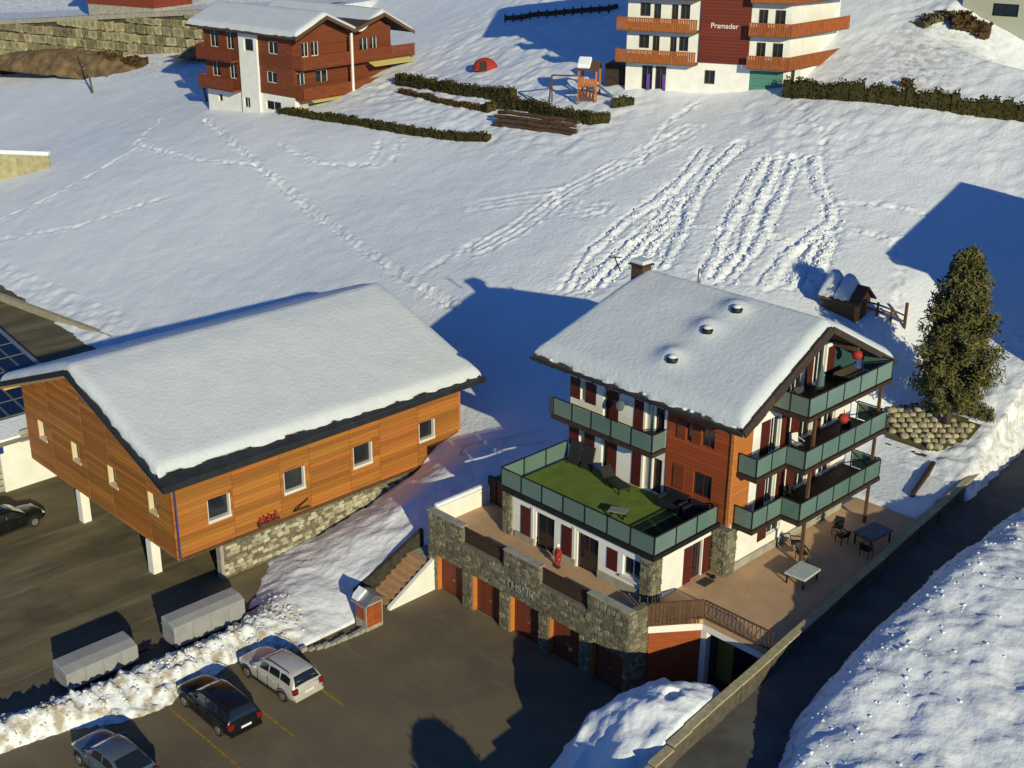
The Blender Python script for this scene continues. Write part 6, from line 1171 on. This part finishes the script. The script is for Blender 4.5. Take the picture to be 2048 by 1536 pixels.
pp = thing('closed_parasol', 'folded grey parasol on the top balcony', 'parasol', (1.7, 9.9, F3)); obj('pole', MB().tube([(1.7, 9.9, F3), (1.7, 9.9, F3 + 1.9)], .03), GREYM, pp); obj('canopy', MB().lathe([(.05, .4), (.22, .55), (.17, 1.2), (.05, 1.8)], (1.7, 9.9, F3), 9), mat('grey_cloth', (.08, .13, .14), .9), pp); obj('base', MB().lathe([(.25, .01), (.25, .08), (.05, .1)], (1.7, 9.9, F3), 12), CONCRETE, pp)
def lantern(label, c, s, mat_): t = thing('round_lantern', label, 'lantern', c, group='red balcony lanterns'); obj('globe', MB().lathe([(.05 * s, 0), (.28 * s, .12 * s), (.36 * s, .35 * s), (.28 * s, .58 * s), (.05 * s, .7 * s)], c, 14), mat_, t, smooth=True); obj('hook', MB().bar((c[0], c[1], c[2] + .7 * s), (c[0], c[1], c[2] + .95 * s), .03), DARKM, t); return t
lantern('red round lantern hanging above the second floor balcony', (2.3, 11.4, F2 + 1.25), .75, RED); lantern('red round lantern hanging under the roof over the top balcony', (1.8, 12.9, F3 + 1.3), .75, RED)
tb = table('round edged brown table on the top balcony', (1.7, 12.6, F3), 1.0, 1.5, .75, mat('brown_top', (.16, .11, .07), .7, noise=.3), 0)
# a person in red on the terrace strip
def person():
    x, y = -5.6, -.45; t = thing('person', 'person in a red coat and white hat standing on the terrace strip', 'person', (x, y, 0))
    sk = [(0, 0, .62), (0, 0, .86), (0, -.005, 1.02), (0, -.015, 1.08), (.085, .01, .60), (.09, .0, .32), (.095, .02, .05), (.1, -.07, .03), (-.085, .01, .60), (-.09, .0, .32), (-.095, .02, .05), (-.1, -.07, .03), (.15, 0, .97), (.19, .02, .78), (.17, -.09, .63), (-.15, 0, .97), (-.19, .02, .78), (-.17, -.09, .63)]
    ed = [(0, 1), (1, 2), (2, 3), (0, 4), (4, 5), (5, 6), (6, 7), (0, 8), (8, 9), (9, 10), (10, 11), (2, 12), (12, 13), (13, 14), (2, 15), (15, 16), (16, 17)]
    rad = [.13, .14, .12, .05, .085, .06, .045, .035, .085, .06, .045, .035, .06, .05, .035, .06, .05, .035]
    me = bpy.data.meshes.new('body'); me.from_pydata(sk, ed, []); o = bpy.data.objects.new('body', me); COL.objects.link(o)
    md = o.modifiers.new('s', 'SKIN'); o.modifiers.new('u', 'SUBSURF').levels = 1
    for i, v in enumerate(me.skin_vertices[0].data): v.radius = (rad[i], rad[i]); v.use_root = (i == 0)
    bpy.context.view_layer.update(); me2 = bpy.data.meshes.new_from_object(o.evaluated_get(bpy.context.evaluated_depsgraph_get())); COL.objects.unlink(o); bpy.data.objects.remove(o)
    me2.materials.clear(); me2.materials.append(RED); o = bpy.data.objects.new('body', me2); COL.objects.link(o); o.parent = t; me2.polygons.foreach_set('use_smooth', [True] * len(me2.polygons))
    SKIN = mat('skin', (.45, .27, .19), .6); WH = mat('white_knit', (.75, .73, .7), .9)
    hd = obj('head', MB().lathe([(.02, 0), (.065, .02), (.088, .08), (.092, .12), (.075, .18), (.03, .205)], (x, y - .02, 1.09), 14), SKIN, t, smooth=True)
    obj('nose', MB().lathe([(.012, 0), (.016, .02), (.004, .04)], (x, y - .115, 1.17), 6), SKIN, hd)
    for s in (-1, 1):
        obj('eye', MB().lathe([(.006, 0), (.010, .008), (.006, .016)], (x + s * .03, y - .105, 1.185), 6), DARKM, hd); obj('ear', MB().lathe([(.006, 0), (.014, .02), (.006, .045)], (x + s * .09, y - .02, 1.165), 6), SKIN, hd)
    obj('mouth', B(x - .022, x + .022, y - .108, y - .098, 1.135, 1.142), RED, hd)
    obj('hat', MB().lathe([(.097, 0), (.101, .03), (.09, .09), (.05, .14), (.012, .15)], (x, y - .015, 1.215), 14), WH, t, smooth=True)
    obj('coat_skirt', MB().lathe([(.165, .40), (.16, .55), (.145, .72), (.15, .80)], (x, y, 0), 14), RED, t, smooth=True)
    for s in (-1, 1):
        h_ = obj('hand', MB().lathe([(.018, -.05), (.03, -.02), (.028, .015)], (x + s * .168, y - .10, .60), 7), SKIN, t, smooth=True)
        for k in range(4): obj('finger', MB().tube([(x + s * (.155 + k * .009), y - .105 - .008 * k, .56), (x + s * (.15 + k * .009), y - .12, .525 + .004 * k)], .006, 5), SKIN, h_)
        obj('thumb', MB().tube([(x + s * .145, y - .11, .60), (x + s * .14, y - .13, .565)], .007, 5), SKIN, h_)
        obj('boot', MB().box(*sorted((x + s * .06, x + s * .145)), y - .13, y + .07, .005, .12), PLASTIC, t, bevel=.03)
person()
# door mat by the side door
dm_ = thing('door_mat', 'dark mat in front of the hotel side door', 'mat', (.25, 3.75, 0)); obj('mat_sheet', B(0, .55, 3.35, 4.15, .004, .02), mat('mat_dark', (.04, .04, .035), .95), dm_); obj('boot_scraper', B(.2, .4, 4.2, 4.4, .004, .16), DARKM, dm_)
# garden netting frame lying on the shaded snow by the barn
gf = thing('wire_frame', 'pale frame lying on the shaded snow between barn and hotel', 'frame', (-17.5, 7, .4))
for a, b in (((-19.4, 5.6), (-16.0, 9.2)), ((-18.4, 4.6), (-15.0, 8.2)), ((-17.7, 7.4), (-16.7, 6.4)), ((-19.4, 5.6), (-18.4, 4.6))): obj('bar', MB().bar((*a, H1(*a) + .12), (*b, H1(*b) + .12), .07), FRAMEW, gf)
# ------------------------------------------------------------------ broken lumps of ploughed snow and grit
def clods(name, label, pts, smin, smax, seed, material):
    rq = random.Random(seed); mb = MB()
    base_ = [(-.5, -.5, -.5), (.5, -.5, -.5), (.5, .5, -.5), (-.5, .5, -.5), (-.5, -.5, .5), (.5, -.5, .5), (.5, .5, .5), (-.5, .5, .5)]
    for x, y in pts:
        s = smin + (smax - smin) * rq.random() ** 2.2; M_ = Matrix.Translation((x, y, H1(x, y) + s * .05)) @ Matrix.Rotation(rq.uniform(0, 6.28), 4, Vector((rq.gauss(0, 1), rq.gauss(0, 1), rq.gauss(0, 1))).normalized())
        mb.poly([M_ @ Vector((a * s * rq.uniform(.6, 1.2), b * s * rq.uniform(.6, 1.2), c * s * rq.uniform(.5, .9))) for a, b, c in base_], [(0, 3, 2, 1), (4, 5, 6, 7), (0, 1, 5, 4), (1, 2, 6, 5), (2, 3, 7, 6), (3, 0, 4, 7)])
    o = obj(name, mb, material, None, kind='stuff', smooth=True); o['label'] = label; o['category'] = 'snow'; return o
rq = random.Random(5); P_ = []
while len(P_) < 1500:
    y = rq.uniform(-27, -9); xc = float(np.interp(y, RY, [-16.9, -15.5, -15.3, -15.9, -16.5, -17.0, -17.3, -17.4, -17.5, -17.8, -18])); x = rq.gauss(xc + .4, .9)
    if base_h(np.array([x]), np.array([y]))[0] > -3.5: P_.append((x, y))
clods('snow_lumps', 'broken lumps of ploughed snow along the car park bank', P_[:800], .05, .17, 6, SNOW_DIRTY)
P_ = []
while len(P_) < 1500:
    y = rq.uniform(-6, 24); x = float(xr(y)) + .2 + abs(rq.gauss(0, 2.2))
    P_.append((x, y))
clods('snow_lumps', 'broken lumps of ploughed snow on the bank beyond the lane', P_[:500], .05, .16, 7, SNOW)
P_ = []
for Q in STREAKS:
    for _ in range(170):
        k = rq.randrange(len(Q) - 1); t = rq.random(); P_.append((Q[k][0] + (Q[k + 1][0] - Q[k][0]) * t + rq.gauss(0, .45), Q[k][1] + (Q[k + 1][1] - Q[k][1]) * t + rq.gauss(0, .3)))
clods('snow_balls', 'small balls of snow rolled down the meadow along the streaks', P_, .06, .21, 8, SNOW)
